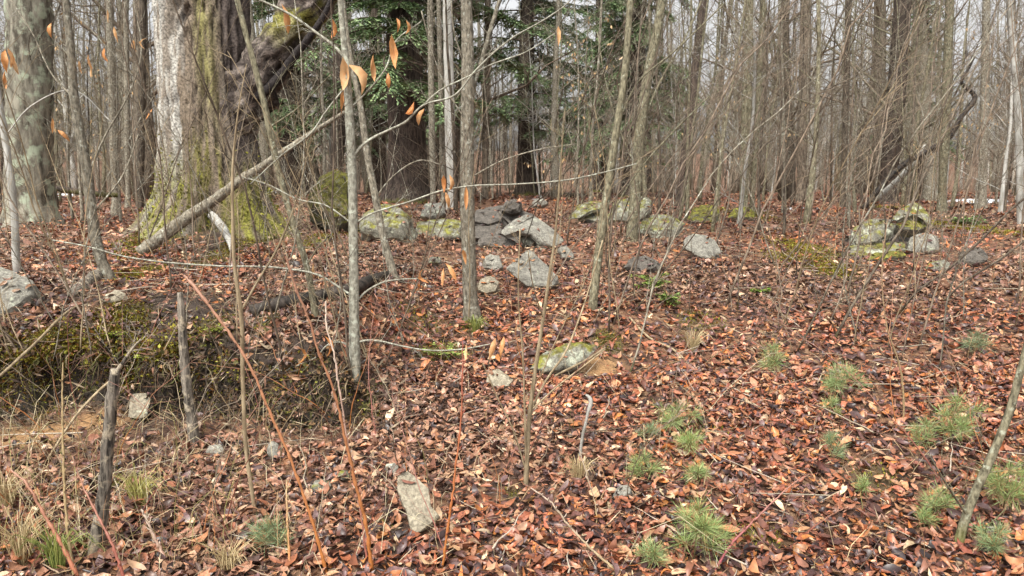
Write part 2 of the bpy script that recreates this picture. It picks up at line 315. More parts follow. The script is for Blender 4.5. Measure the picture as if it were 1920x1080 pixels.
V = np.stack([Xg, Yg2, Zg], -1).reshape(-1, 3); nr, nc = Xg.shape
i = np.arange(nr-1)[:, None]*nc; j = np.arange(nc-1)[None]
Q = np.stack([i+j, i+j+1, i+nc+j+1, i+nc+j], -1).reshape(-1, 4)
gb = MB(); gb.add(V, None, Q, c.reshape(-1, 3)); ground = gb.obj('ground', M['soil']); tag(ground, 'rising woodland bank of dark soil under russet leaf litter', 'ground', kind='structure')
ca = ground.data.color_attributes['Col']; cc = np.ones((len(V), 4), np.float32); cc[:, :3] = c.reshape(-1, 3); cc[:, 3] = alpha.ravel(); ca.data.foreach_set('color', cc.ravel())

# ------------------------------------------------------------------ stones: photo outline laid on a tilted plane at its own ground distance, given real thickness
AVOID = []; ROCKTOP = []
def size0(r): return math.sqrt(max(1e-6, np.ptp(r[:, 0])*max(np.ptp(r[:, 2]), np.ptp(r[:, 1])*.6)))/.3
def stone(outline, label, mat='stone', nup=.7, naz=0.0, thick=.16, bulge=.18, group=None, d=None, rough=.06, name='stone', gap=0, heap=0, hrow=0):
    o = np.array(outline, float); bot = o[np.argmax(o[:, 1])]; g = G(bot[0], bot[1]+gap); d0 = g[1] if d is None else (d if d > 5 else G(heap, hrow)[1]+d)
    el = nup*math.pi/2; n = np.array([math.sin(naz)*math.cos(el), -math.cos(naz)*math.cos(el), math.sin(el)])
    q0 = P(bot[0], bot[1], d0); C0 = np.array([0, 0, CAMZ])
    pts = []
    for (px, py) in o:
        r = ray(px, py); den = r@n; t = ((q0-C0)@n)/den; p = C0+r*t
        if not (d0-.9 < p[1] < d0+1.6) or t < 0: p = P(px, py, float(np.clip(p[1], d0-.9, d0+1.6)))
        pts.append(p)
    pts = np.array(pts); pts = np.vstack([pts, pts[:1]])
    ne = len(pts)-1; m_ = max(5, 64//ne); f_ = np.linspace(0, 1, m_, endpoint=False); ring = np.vstack([pts[e]*(1-f_[:, None])+pts[e+1]*f_[:, None] for e in range(ne)]); k = len(ring)
    ring = ring+np.array([0, 0, .0 if gap else .02+.012*size0(ring)])
    cen = ring.mean(0); size = math.sqrt(max(1e-6, np.ptp(ring[:, 0])*max(np.ptp(ring[:, 2]), np.ptp(ring[:, 1])*.6))); sd_ = R.uniform(0, 30, 3)
    L = [cen[None]]
    prof = [(.2, bulge*1.05), (.4, bulge), (.58, bulge*.92), (.72, bulge*.78), (.84, bulge*.56), (.93, bulge*.3), (.98, bulge*.08), (1.0, -.12*thick/size), (1.0, -.3*thick/size), (1.0, -.55*thick/size), (.97, -.78*thick/size), (.9, -.98*thick/size), (.6, -1.1*thick/size)]
    for (f, h) in prof: L.append(cen+(ring-cen)*f+n*h*size)
    L.append((cen-n*1.1*thick)[None]); L[0] = (cen+n*bulge*size*1.05)[None]
    V = np.vstack(L)
    dn = fbm((V-cen)/size*2.0+sd_, 3); dirs = (V-cen+n*.05); dirs /= np.linalg.norm(dirs, axis=1)[:, None]+1e-9
    V = V+dirs*(dn*rough*size*1.6)[:, None]
    for q in range(9):                                   # broken facets
        w = R.normal(0, 1, 3)+n*R.uniform(-.3, 1.6); w /= np.linalg.norm(w); sdist = (V-cen)@w; off = sdist.max()*(R.uniform(.86, .99) if bulge < .12 else R.uniform(.76, .96)); ex = np.maximum(sdist-off, 0); V = V-w*(ex*.92)[:, None]
    bed = (V-cen)@n/size*(7+size*9); st = vnoise(np.stack([bed*1.0+sd_[0], (V-cen)[:, 0]/size*.8+3, (V-cen)[:, 1]/size*.8+4], -1)); V = V+dirs*(np.sign(st)*rough*size*.5)[:, None]
    V = V+dirs*(fbm((V-cen)*24+sd_, 3)*.012*min(1, size*4))[:, None]
    Q = []; T = []; nrg = len(prof)
    for a in range(k):
        b_ = (a+1) % k; T.append((0, 1+a, 1+b_)); e = 1+nrg*k; T.append((e, 1+(nrg-1)*k+b_, 1+(nrg-1)*k+a))
        for l in range(nrg-1): Q.append((1+l*k+a, 1+(l+1)*k+a, 1+(l+1)*k+b_, 1+l*k+b_))
    base = np.array([cen[0], cen[1], V[:, 2].min()])
    mb = MB(); mb.add(V-base, T, Q); ob = mb.obj(name, M[mat], None, False, base); tag(ob, label, 'stone', group)
    sm = ob.data; sm.polygons.foreach_set('use_smooth', np.ones(len(sm.polygons), bool))
    try: sm.set_sharp_from_angle(angle=math.radians(38))
    except Exception: pass
    ki = np.where((V[:, 2] > cen[2]-.02) & (((V-cen)@n) > -.02))[0]; ROCKTOP.append(V[R.choice(ki, min(len(ki), int(2+size*12)))]) if len(ki) else None
    AVOID.append((ring[:, 0].min(), ring[:, 0].max(), max(ring[:, 1].min(), cen[1]-.6), min(ring[:, 1].max(), cen[1]+.7), V[:, 2].max()))
    return ob
stone([(950, 507), (975, 488), (993, 473), (1010, 483), (1035, 512), (1052, 533), (1033, 547), (990, 540), (965, 522)], 'flat grey triangular slab lying bare on red leaves below the stone pile', 'stone', .42, .15, .07, .02, rough=.03)
stone([(905, 488), (918, 480), (938, 484), (943, 508), (930, 514), (908, 506)], 'small flat grey slab just left of the triangular slab', 'stone', .45, 0, .06, .05)
stone([(893, 540), (905, 526), (928, 526), (938, 540), (930, 556), (915, 558), (900, 552)], 'rounded tan stone with a dark hollow below the small flat slab', 'stone_warm', .4, 0, .14, .25)
stone([(937, 433), (958, 420), (980, 408), (1003, 407), (1027, 422), (1057, 450), (1042, 460), (1018, 459), (996, 440), (975, 436), (950, 441)], 'long pale slanting slab across the front of the stone pile', 'stone', 0.62, .35, 0.05, .06, rough=.04, d=-0.05, heap=975, hrow=468, gap=1)
stone([(885, 397), (900, 391), (938, 397), (940, 412), (915, 419), (888, 414)], 'purplish grey flat slab on the back of the stone pile', 'stone_dark', 0.72, 0, 0.07, .05, d=0.45, heap=975, hrow=468, gap=1)
stone([(941, 396), (948, 382), (964, 378), (979, 386), (975, 400), (955, 403)], 'blackish rounded stone sitting on top of the stone pile', 'stone_dark', .3, 0, .16, .22, d=0.65, heap=975, hrow=468)
stone([(893, 447), (915, 440), (945, 444), (966, 452), (962, 464), (930, 462), (898, 459)], 'dark ledge stone at the foot of the stone pile', 'stone_dark', 0.6, 0, 0.1, .1, d=0.02, heap=975, hrow=468, gap=1)
stone([(975, 448), (990, 441), (1004, 447), (1003, 464), (985, 466)], 'pale lichened block tucked under the slanting slab', 'stone_moss', .3, 0, .12, .12, d=0.12, heap=975, hrow=468)
stone([(1006, 460), (1020, 456), (1035, 462), (1030, 476), (1012, 475)], 'small tan stone beneath the end of the slanting slab', 'stone_warm', .35, 0, .1, .15, d=-0.05, heap=975, hrow=468)
stone([(1047, 470), (1056, 463), (1077, 480), (1073, 489), (1055, 487)], 'narrow pale stone right of the slanting slab', 'stone', .4, .2, .07, .1)
stone([(880, 432), (905, 420), (938, 419), (945, 434), (920, 445), (886, 446)], 'shaded brown slab wedged in the middle of the stone pile', 'stone_dark', 0.7, 0, 0.08, .05, d=0.25, heap=975, hrow=468, gap=1)
stone([(884, 462), (890, 418), (912, 398), (955, 396), (1000, 414), (1040, 440), (1046, 466), (1000, 472), (940, 470)], 'dark jumbled core stone in the heart of the stone pile', 'stone_dark', .3, 0, .35, .04, d=0.6, heap=975, hrow=468, rough=.12)
stone([(952, 424), (966, 412), (985, 404), (1000, 404), (990, 412), (968, 424)], 'thin grey plate lying on the slanting slab', 'stone', .6, .2, .04, .05, d=0.05, heap=975, hrow=468, gap=1)
stone([(777, 446), (783, 418), (800, 413), (850, 411), (880, 417), (866, 442), (820, 445)], 'wide pale mossy stone left of the stone pile behind the brown sapling', 'stone_moss', 0.62, 0, 0.12, .1, d=0.15, heap=820, hrow=450, gap=1)
stone([(788, 408), (796, 385), (828, 382), (836, 404), (812, 411)], 'squarish grey stone standing behind the wide pale mossy stone', 'stone', .35, 0, .16, .08, d=0.8, heap=820, hrow=450)
stone([(995, 388), (1003, 377), (1018, 375), (1028, 384), (1015, 391)], 'little whitish stone behind the top of the pile', 'stone', .5, 0, .1, .2)
stone([(575, 425), (580, 372), (597, 335), (630, 322), (652, 334), (662, 372), (664, 425), (620, 438)], 'upright boulder thickly covered in yellow green moss', 'stone_mossy', .28, 0, .45, .2, name='boulder')
stone([(672, 448), (682, 402), (715, 388), (752, 395), (775, 425), (768, 452), (720, 456)], 'low brownish mossy boulder beside the thin leaning sapling', 'stone_moss', .5, 0, .3, .2, name='boulder')
stone([(582, 462), (588, 449), (602, 449), (606, 462)], 'tiny moss topped stone below the upright mossy boulder', 'stone_mossy', .5, 0, .08, .2)
stone([(800, 497), (806, 486), (824, 485), (829, 496)], 'small greenish stone half buried in leaves left of the brown sapling', 'stone_moss', .5, 0, .07, .15)
stone([(1066, 409), (1084, 384), (1105, 376), (1133, 375), (1136, 390), (1110, 396), (1085, 408)], 'thin arched slab lifted off the ground with dark gap beneath', 'stone_moss', 0.7, -.2, 0.035, .08, gap=12)
stone([(1088, 412), (1108, 402), (1140, 400), (1146, 412), (1115, 418)], 'flat pale stone lying under the thin arched slab', 'stone_moss', .6, 0, .12, .08)
stone([(1138, 412), (1150, 380), (1178, 374), (1200, 372), (1220, 374), (1223, 396), (1205, 408), (1170, 415)], 'broad pale green lichened boulder behind the leaning grey sapling', 'stone_moss', 0.5, .1, 0.16, .14, name='boulder', gap=8)
stone([(1193, 436), (1200, 412), (1225, 404), (1262, 406), (1284, 420), (1275, 436), (1230, 439)], 'flat boulder with moss along its top edge', 'stone_moss', 0.6, 0, 0.09, .1, name='boulder', gap=7)
stone([(1275, 462), (1292, 444), (1320, 440), (1345, 452), (1352, 474), (1330, 483), (1300, 472)], 'layered grey ledge stone broken into thin plates', 'stone', 0.6, .2, 0.07, .08, rough=.12, gap=6)
stone([(1170, 505), (1182, 489), (1215, 485), (1238, 495), (1240, 511), (1205, 514)], 'low dull grey stone behind the small green seedling', 'stone_dark', .55, 0, .12, .12)
stone([(1290, 414), (1300, 392), (1330, 386), (1353, 396), (1350, 416), (1320, 420)], 'low stone blanketed with olive moss right of the flat boulder', 'stone_mossy', .55, 0, .2, .12)
stone([(1364, 412), (1374, 396), (1400, 392), (1418, 402), (1414, 414)], 'small mossy stone at the foot of the pale twin trees', 'stone_mossy', .5, 0, .16, .15)
stone([(1672, 411), (1690, 392), (1712, 380), (1735, 387), (1750, 416), (1743, 421), (1730, 407), (1705, 404), (1684, 413)], 'pale arching slab raised over a black hollow', 'stone_moss', 0.55, -.1, 0.07, .05, d=0.75, heap=1650, hrow=486, gap=1)
stone([(1600, 478), (1604, 440), (1640, 424), (1690, 420), (1740, 424), (1756, 470), (1690, 482)], 'dark buried core stone beneath the arching slab and rough boulder', 'stone_dark', .3, 0, .35, .04, d=1.1, heap=1650, hrow=486, rough=.1)
stone([(1678, 424), (1690, 416), (1725, 414), (1744, 424), (1725, 433), (1690, 432)], 'yellow mossed stone under the arching slab', 'stone_mossy', .6, 0, .15, .08, d=0.8, heap=1650, hrow=486)
stone([(1588, 456), (1600, 428), (1630, 415), (1668, 415), (1684, 424), (1672, 440), (1640, 456), (1610, 460)], 'large rough grey boulder left of the arching slab', 'stone_moss', 0.5, -.2, 0.2, .15, name='boulder', d=0.3, heap=1650, hrow=486, gap=1)
stone([(1588, 476), (1600, 460), (1650, 455), (1700, 454), (1706, 466), (1660, 478), (1620, 484)], 'long thin ledge below the large rough boulder', 'stone_moss', 0.7, 0, 0.06, .04, rough=.09, d=0.05, heap=1650, hrow=486, gap=1)
stone([(1625, 492), (1640, 478), (1690, 474), (1700, 484), (1660, 492)], 'lowest mossy ledge under the large rough boulder', 'stone_mossy', .5, 0, .1, .06)
stone([(1703, 472), (1710, 448), (1735, 441), (1760, 452), (1758, 472), (1730, 478)], 'grey lichened stone below the arching slab', 'stone', .45, .1, .16, .12)
stone([(1738, 507), (1746, 494), (1768, 491), (1781, 500), (1776, 511), (1750, 512)], 'small tilted stone with moss downhill of the arching slab', 'stone_moss', .4, 0, .1, .1)
stone([(1796, 500), (1806, 476), (1830, 469), (1852, 480), (1850, 500)], 'brown weathered stone beside the downhill tilted stone', 'stone_dark', .5, 0, .14, .16)
stone([(-40, 520), (0, 505), (45, 525), (76, 541), (62, 566), (20, 590), (-30, 620), (-70, 600)], 'big pale flat boulder with a sloping edge on the left terrace', 'stone', .62, .2, .22, .05, rough=.04, name='boulder')
stone([(186, 572), (198, 560), (216, 550), (238, 560), (232, 569), (205, 574)], 'wedge shaped tan stone on the crest of the mossy bank', 'stone_warm', .5, 0, .07, .1)
stone([(240, 790), (246, 746), (275, 744), (282, 757), (276, 786), (258, 794)], 'squarish pale stone sticking out of bare soil under the mossy bank', 'stone_warm', .3, .15, .1, .06, rough=.03)
stone([(500, 858), (503, 838), (516, 829), (527, 842), (524, 860), (510, 866)], 'small round dark grey stone in leaves right of the short dead stub', 'stone', .45, 0, .07, .15)
stone([(385, 856), (393, 842), (412, 840), (422, 850), (410, 861)], 'small flat pale stone at the foot of the short dead stub', 'stone', .55, 0, .05, .12)
stone([(912, 724), (918, 703), (935, 699), (962, 716), (955, 730), (932, 733)], 'flat pale grey stone in leaves left of the overhanging mossy stone', 'stone_warm', .55, 0, .05, .05)
stone([(745, 900), (764, 890), (803, 926), (806, 960), (824, 976), (798, 1000), (772, 1013), (762, 970), (746, 930)], 'long greenish sandstone slab set edgewise among foreground leaves', 'stone_warm', .55, .1, .06, .03, rough=.03)
stone([(722, 888), (724, 877), (740, 874), (748, 882), (742, 894), (728, 895)], 'little pale chip of stone above the long sandstone slab', 'stone', .5, 0, .04, .1)
stone([(1148, 936), (1160, 918), (1176, 916), (1188, 930), (1176, 942), (1160, 942)], 'small rounded grey stone left of the pine seedlings', 'stone', .5, 0, .06, .15)
stone([(580, 925), (592, 908), (612, 905), (620, 918), (605, 932)], 'small pale green stone in the gravelly patch between the canes', 'stone_moss', .5, 0, .05, .15)
stone([(632, 900), (640, 888), (652, 890), (655, 902), (642, 908)], 'knuckle sized pebble in the gravelly patch between the canes', 'stone_moss', .5, 0, .04, .2)
stone([(995, 688), (1012, 664), (1060, 645), (1105, 638), (1124, 648), (1110, 668), (1072, 688), (1030, 698)], 'mossy topped lens shaped stone overhanging bare tan soil', 'stone_moss', 0.55, .1, 0.05, .1, rough=.03, gap=14)

# ------------------------------------------------------------------ leaf litter
PAL = np.array([(.27, .088, .04), (.37, .195, .10), (.04, .02, .018), (.32, .145, .085), (.38, .14, .042), (.48, .34, .21), (.10, .044, .036), (.185, .066, .042), (.29, .105, .058)])
def leafcols(n, x, y, rng):
    w = np.array([.16, .12, .15, .13, .07, .045, .17, .14, .11]); k = rng.choice(len(PAL), n, p=w/w.sum()); c = PAL[k]*rng.uniform(.6, 1.35, (n, 1))
    t = n2(x, y, .9, 3, 5)[:, None]; c = c*(1+.35*t); u = sstep(-.15, .35, n2(x, y, .7, 3, 41)+.12*(x < -.3))[:, None]*.55; lum = c.mean(1, keepdims=True); c = c*(1-u)+u*lum*np.array([1.42, .96, .68]); v = (rng.random((n, 1)) < .05+.09*sstep(0, .3, n2(x, y, 1.1, 2, 47))[:, None]); c = np.where(v, np.array([.125, .07, .066])*rng.uniform(.5, 1.25, (n, 1)), c); c[:, 0] *= 1+.06*rng.standard_normal(n)
    return np.clip(c, .015, .75)
def hnormal(x, y, e=.04):
    dx = (H(x+e, y)-H(x-e, y))/(2*e); dy = (H(x, y+e)-H(x, y-e))/(2*e); n = np.stack([-dx, -dy, np.ones_like(dx)], -1); return n/np.linalg.norm(n, axis=1)[:, None]
def leafmesh(mb, p, nrm, yaw, L, Wd, bend, fold, twist, col, hi=True):
    n = len(p); ref = np.stack([np.cos(yaw), np.sin(yaw), np.zeros(n)], -1)
    d = ref-nrm*(ref*nrm).sum(1)[:, None]; d /= np.linalg.norm(d, axis=1)[:, None]; s = np.cross(nrm, d)
    st = [(0, 0), (.25, .8), (.55, 1.0), (.82, .55), (1, 0)] if hi else [(0, 0), (.5, 1), (1, 0)]
    V = []; idx = []; c = 0
    for (u, w) in st:
        a = (u-.5)*L; zz = bend*(u-.5)**2*4*L-bend*L*.3
        ctr = p+d*a[:, None]+nrm*zz[:, None]
        if w == 0: V.append(ctr); idx.append((c,)); c += 1
        else:
            hw = w*Wd*.5; jit = 1+.25*R.uniform(-1, 1, n); tw = twist*(u-.5)*2
            l = ctr+s*(hw*jit)[:, None]+nrm*(fold*hw+tw*hw)[:, None]; r = ctr-s*hw[:, None]+nrm*(fold*hw-tw*hw)[:, None]
            V += [l, ctr, r]; idx.append((c, c+1, c+2)); c += 3
    V = np.stack(V, 1); T = []; Q = []
    for a, b_ in zip(idx[:-1], idx[1:]):
        if len(a) == 1: T += [(a[0], b_[1], b_[0]), (a[0], b_[2], b_[1])]
        elif len(b_) == 1: T += [(a[0], a[1], b_[0]), (a[1], a[2], b_[0])]
        else: Q += [(a[0], a[1], b_[1], b_[0]), (a[1], a[2], b_[2], b_[1])]
    base = np.arange(n)[:, None, None]*c
    mb.add(V.reshape(-1, 3), (base+np.array(T)[None]).reshape(-1, 3), (base+np.array(Q)[None]).reshape(-1, 4) if Q else None, np.repeat(col, c, 0))
def scatter(n, y0, y1, rng):
    y = np.sqrt(rng.uniform(y0**2, y1**2, n)); x = rng.uniform(-1, 1, n)*(y*.74+.8); return x, y
def keepmask(x, y, rng, moss_keep=.2, soil_keep=.1):
    pk = np.clip(.95+1.1*n2(x, y, 1.3, 3, 31), .3, 1)
    mk = mossw(x, y); sk = soil_gapshade_w(x, y); k = rng.random(len(x)) < (1-mk*(1-moss_keep))*(1-np.minimum(sk, 1)*(1-soil_keep))
    k &= rng.random(len(x)) < pk
    face = leftw(x)*((y > stepy(x)-.22) & (y < stepy(x)+.25)); k &= ~((face > .4) & (rng.random(len(x)) < .93))
    for (a, b_, c, d, z) in AVOID: k &= ~((x > a+.02) & (x < b_-.02) & (y > c) & (y < d+.1)) | (rng.random(len(x)) < .12)
    return k
lit = MB()
def litter(n, y0, y1, Lr, hi, tilt, lift):
    x, y = scatter(n, y0, y1, R); k = keepmask(x, y, R); x, y = x[k], y[k]; n = len(x); nr = hnormal(x, y)
    nr = nr+R.normal(0, tilt, (n, 3)); nr /= np.linalg.norm(nr, axis=1)[:, None]
    z = H(x, y)+R.uniform(.004, lift, n); L = R.uniform(*Lr, n); u_ = R.random(n); L = np.where(u_ < .08, L*1.4, np.where(u_ > .7, L*.55, L)); Wd = L*R.uniform(.14, .58, n)
    leafmesh(lit, np.stack([x, y, z], -1), nr, R.uniform(0, 6.283, n), L, Wd, R.normal(.1, .22, n), R.normal(.22, .45, n), R.normal(0, .4, n), leafcols(n, x, y, R), hi)
litter(44000, 2.5, 5.2, (.035, .085), True, .33, .04)
litter(40000, 5, 8.2, (.04, .09), True, .36, .045)
litter(42000, 8, 15, (.05, .11), False, .4, .06)
litter(28000, 14, 34, (.08, .18), False, .35, .07)
rp_ = np.vstack(ROCKTOP); n = len(rp_); nr = np.array([0, -.3, 1.])+R.normal(0, .35, (n, 3)); nr /= np.linalg.norm(nr, axis=1)[:, None]; L = R.uniform(.04, .09, n)
leafmesh(lit, rp_+np.array([0, 0, .012]), nr, R.uniform(0, 6.283, n), L, L*R.uniform(.25, .5, n), R.normal(.1, .2, n), R.normal(.3, .4, n), R.normal(0, .3, n), leafcols(n, rp_[:, 0], rp_[:, 1], R), True)
lo = lit.obj('leaf_litter', M['leaf'], None, True); tag(lo, 'carpet of fallen russet and purple brown leaves covering the bank', 'leaf litter', kind='stuff')
# the largest single leaves near the lens of the slope are pieces of the ground
lms = []
for k in range(14):
    mb = MB(); L = random.uniform(.065, .115); one = np.ones(1)
    leafmesh(mb, np.zeros((1, 3)), np.array([[0, 0, 1.]]), one*0, one*L, one*L*random.uniform(.28, .55), one*random.gauss(.15, .28), one*random.gauss(.35, .5), one*random.gauss(0, .5), np.ones((1, 3)))
    me = mb.mesh('fallen_leaf'); me.materials.append(M['oneleaf']); lms.append(me)
x, y = scatter(900, 2.75, 4.3, R); k = keepmask(x, y, R); x, y = x[k][:300], y[k][:300]; nr = hnormal(x, y)
for a in range(len(x)):
    o = bpy.data.objects.new('fallen_leaf', lms[a % 14]); COL.objects.link(o); o.parent = ground
    nn = nr[a]+R.normal(0, .35, 3); nn[2] = abs(nn[2])+.2; o.rotation_euler = (Vector(nn).to_track_quat('Z', 'Y').to_matrix() @ __import__('mathutils').Matrix.Rotation(random.uniform(0, 6.28), 3, 'Z')).to_euler()
    o.location = (x[a], y[a], float(H(x[a], y[a]))+random.uniform(.03, .06))

# ------------------------------------------------------------------ moss, hanging roots, twig litter
mm = MB()
def mossblades(x, y, z, nr, L, n_each=1, bright=None):
    n = len(x); d = nr+R.normal(0, .55, (n, 3)); t = R.random(n)[:, None]; pat = (n2(x, y, 4, 2, 9)[:, None]*.5+.5)
    a = np.array([.075, .06, .016]); b_ = np.array([.27, .235, .035]); c_ = np.array([.38, .38, .075]); br = np.array([.16, .075, .02])
    col = a+(b_-a)*np.clip(t*.7+pat*.5, 0, 1); col = np.where(R.random((n, 1)) < .13*pat*1.6, c_, col); col = np.where(R.random((n, 1)) < .26, br, col)*R.uniform(.6, 1.25, (n, 1))
    mm.cards(np.stack([x, y, z], -1), d, R.normal(0, 1, (n, 3)), L, L*R.uniform(.3, .7, n), col, .1)
for qi, (cx, cy, rx, ry, amt) in enumerate(MOSSP):
    n = int((1.9 if qi < 3 else 1)*np.clip(rx*ry*amt*42000, 200, 14000)*.6); x = cx+rx*R.normal(0, .5, n); y = cy+ry*R.normal(0, .55, n); w = mossw(x, y); k = R.random(n) < w*1.3; x, y = x[k], y[k]
    if len(x) == 0: continue
    mossblades(x, y, H(x, y)+R.uniform(-.005, .025, len(x)), hnormal(x, y), R.uniform(.01, .028, len(x))*(.7+.05*cy))
# mossy brow of the undercut bank
n = 26000; x = R.uniform(-4.4, -.85, n); y = stepy(x)+R.normal(.2, .14, n); k = (R.random(n) < leftw(x)*np.where(x < -2.05, .75, .22)*(.4+1.3*n2(x, y, 2.6, 3, 4))) & (y > stepy(x)+.08); x, y = x[k], y[k]
mossblades(x, y, H(x, y)+R.uniform(-.03, .03, len(x)), hnormal(x, y), R.uniform(.014, .04, len(x)))
fi = np.where((face.ravel() > .35) & (V[:, 0] < -1.9) & (V[:, 0] > -4.6))[0]; fi = fi[R.integers(0, len(fi), 24000)]; pv = V[fi]+R.normal(0, .012, (len(fi), 3)); kk = n2(pv[:, 0], pv[:, 2], 5, 3, 21) > -.05+.5*(1-sstep(.2, .42, pv[:, 2])); pv = pv[kk]
mossblades(pv[:, 0], pv[:, 1]-.015, pv[:, 2], np.tile([0, -.8, .2], (len(pv), 1)), R.uniform(.012, .04, len(pv)))
mo_ = mm.obj('moss', M['moss'], None, False); tag(mo_, 'yellow green and brown moss growing over the bank', 'moss', kind='stuff')
rt = MB()
for k in range(330):
    x = random.gauss(random.choice([-3.6, -3.1, -2.5, -2.2, -1.7, -1.2, -.95]), .22)
    if random.random() > float(leftw(np.array(x))): continue
    y0 = float(stepy(np.array(x)))+random.uniform(.06, .16); z0 = float(H(x, y0+.04)); L = random.uniform(.06, .34); dx = random.gauss(0, .35); dy = random.uniform(-.25, .1)
    pts = [np.array([x, y0+.05, z0])]
    for s in np.linspace(.2, 1, 5): pts.append(np.array([x+dx*L*s+random.gauss(0, .012), y0-.05+dy*L*s+random.gauss(0, .01), z0-L*s+random.gauss(0, .01)]))
    cl = random.choice([(.07, .045, .03), (.13, .09, .06), (.035, .025, .02), (.26, .2, .12), (.12, .12, .04), (.05, .035, .025)])
    rt.tube(pts, np.linspace(random.choice([.002, .002, .003, .006]), .0008, 6), 4, np.array(cl)*.75)
ro = rt.obj('hanging_roots', M['root']); tag(ro, 'fringe of thin roots hanging under the mossy bank edge', 'roots', kind='stuff')
tl = MB()
def twig_on_ground(x, y, L, r, col, mb, lift=.03):
    a = random.uniform(0, math.pi); c = math.cos(a); s = math.sin(a); t = np.linspace(-.5, .5, 6); px_ = x+c*L*t+np.random.default_rng(int(x*1e4) & 65535).normal(0, L*.02, 6); py_ = y+s*L*t
    z = H(px_, py_); z = .5*z+.5*np.linspace(z[0], z[-1], 6); z = np.maximum(z, H(px_, py_)-.002)+lift+random.uniform(0, .03)
    mb.tube(np.stack([px_, py_, z], -1), np.linspace(r, r*.5, 6), 4, col)
for k in range(1100):
    y = math.sqrt(random.uniform(2.6**2, 13**2)); x = random.uniform(-1, 1)*(y*.72); cl = random.choice([(.2, .15, .11), (.1, .07, .05), (.32, .27, .2), (.26, .19, .13), (.4, .34, .27)])
    twig_on_ground(x, y, random.uniform(.1, .55), random.uniform(.0015, .005), cl, tl)
n = 9000; x, y = scatter(n, 2.5, 9, R); a_ = R.uniform(0, 6.283, n); nr_ = hnormal(x, y); dv = np.stack([np.cos(a_), np.sin(a_), R.normal(0, .25, n)], -1)
tl.cards(np.stack([x, y, H(x, y)+R.uniform(.01, .07, n)], -1), dv, nr_+R.normal(0, .5, (n, 3)), R.uniform(.04, .2, n), R.uniform(.002, .006, n), np.array([(.36, .25, .14), (.2, .12, .07), (.45, .36, .24), (.08, .05, .035)])[R.integers(0, 4, n)]*R.uniform(.6, 1.2, (n, 1)), .1)
n = 5200; x = R.uniform(-4.2, -.7, n); y = stepy(x)+R.uniform(-.25, .9, n); a_ = R.uniform(0, 6.283, n); dv = np.stack([np.cos(a_), np.sin(a_), R.normal(-.1, .5, n)], -1)     # fine roots and crumbs on the bare bank
tl.cards(np.stack([x, y, H(x, y)+R.uniform(-.01, .05, n)], -1), dv, hnormal(x, y)+R.normal(0, .6, (n, 3)), R.uniform(.02, .14, n), R.uniform(.002, .016, n), np.array([(.1, .07, .045), (.05, .035, .028), (.28, .22, .15), (.16, .08, .05)])[R.integers(0, 4, n)]*R.uniform(.6, 1.2, (n, 1)), .1)
ci = np.where((face.ravel() > .2) & (V[:, 0] > -4.6))[0]; ci = ci[R.integers(0, len(ci), 12000)]; pv = V[ci]+R.normal(0, .015, (len(ci), 3)); n = len(pv); Lc = R.uniform(.01, .05, n)
tl.cards(pv-np.array([0, .01, 0]), R.normal(0, 1, (n, 3)), np.array([0, -1, .3])+R.normal(0, .8, (n, 3)), Lc, Lc*R.uniform(.2, .9, n), np.array([(.06, .042, .03), (.03, .022, .017), (.13, .09, .06), (.2, .12, .06), (.09, .085, .03)])[R.integers(0, 5, n)]*R.uniform(.6, 1.3, (n, 1)), .25)
to = tl.obj('twig_litter', M['root']); tag(to, 'thin broken twigs strewn over the fallen leaves', 'twigs', kind='stuff')

# ------------------------------------------------------------------ traced stems: saplings, canes, sticks
blm = []
for k in range(10):
    mb = MB(); one = np.ones(1)
    leafmesh(mb, np.array([[.5, 0, 0.]]), np.array([[0, 0, 1.]]), one*0, one, one*random.uniform(.2, .34), one*random.uniform(-.5, .5), one*random.uniform(.7, 2.0), one*random.uniform(-1.6, 1.6), np.ones((1, 3)))
    me = mb.mesh('leaf'); me.materials.append(M['beechleaf']); blm.append(me)
def hang_leaf(parent, p, L, tilt=.35, flat=False):
    o = bpy.data.objects.new('leaf', random.choice(blm)); COL.objects.link(o); o.parent = parent
    o.location = np.array(p)-np.array(parent.location); o.scale = (L, L, L)
    o.rotation_euler = (random.uniform(0, 6.28), math.pi/2+random.gauss(0, tilt), random.uniform(0, 6.28)); return o
def wpath(px, d, dd=0.0, n=None):
    """photo polyline -> 3D path; depth drifts by dd metres from its first point to its last"""
    pts = np.array([P(a[0], a[1], d+dd*i/(max(1, len(px)-1))) for i, a in enumerate(px)]); wd = np.array([a[2] for a in px], float)*pxm(d)/2
    q = smooth_path(np.hstack([pts, wd[:, None]]), n or max(6, len(px)*5)); return q[:, :3], np.maximum(q[:, 3], .0012)
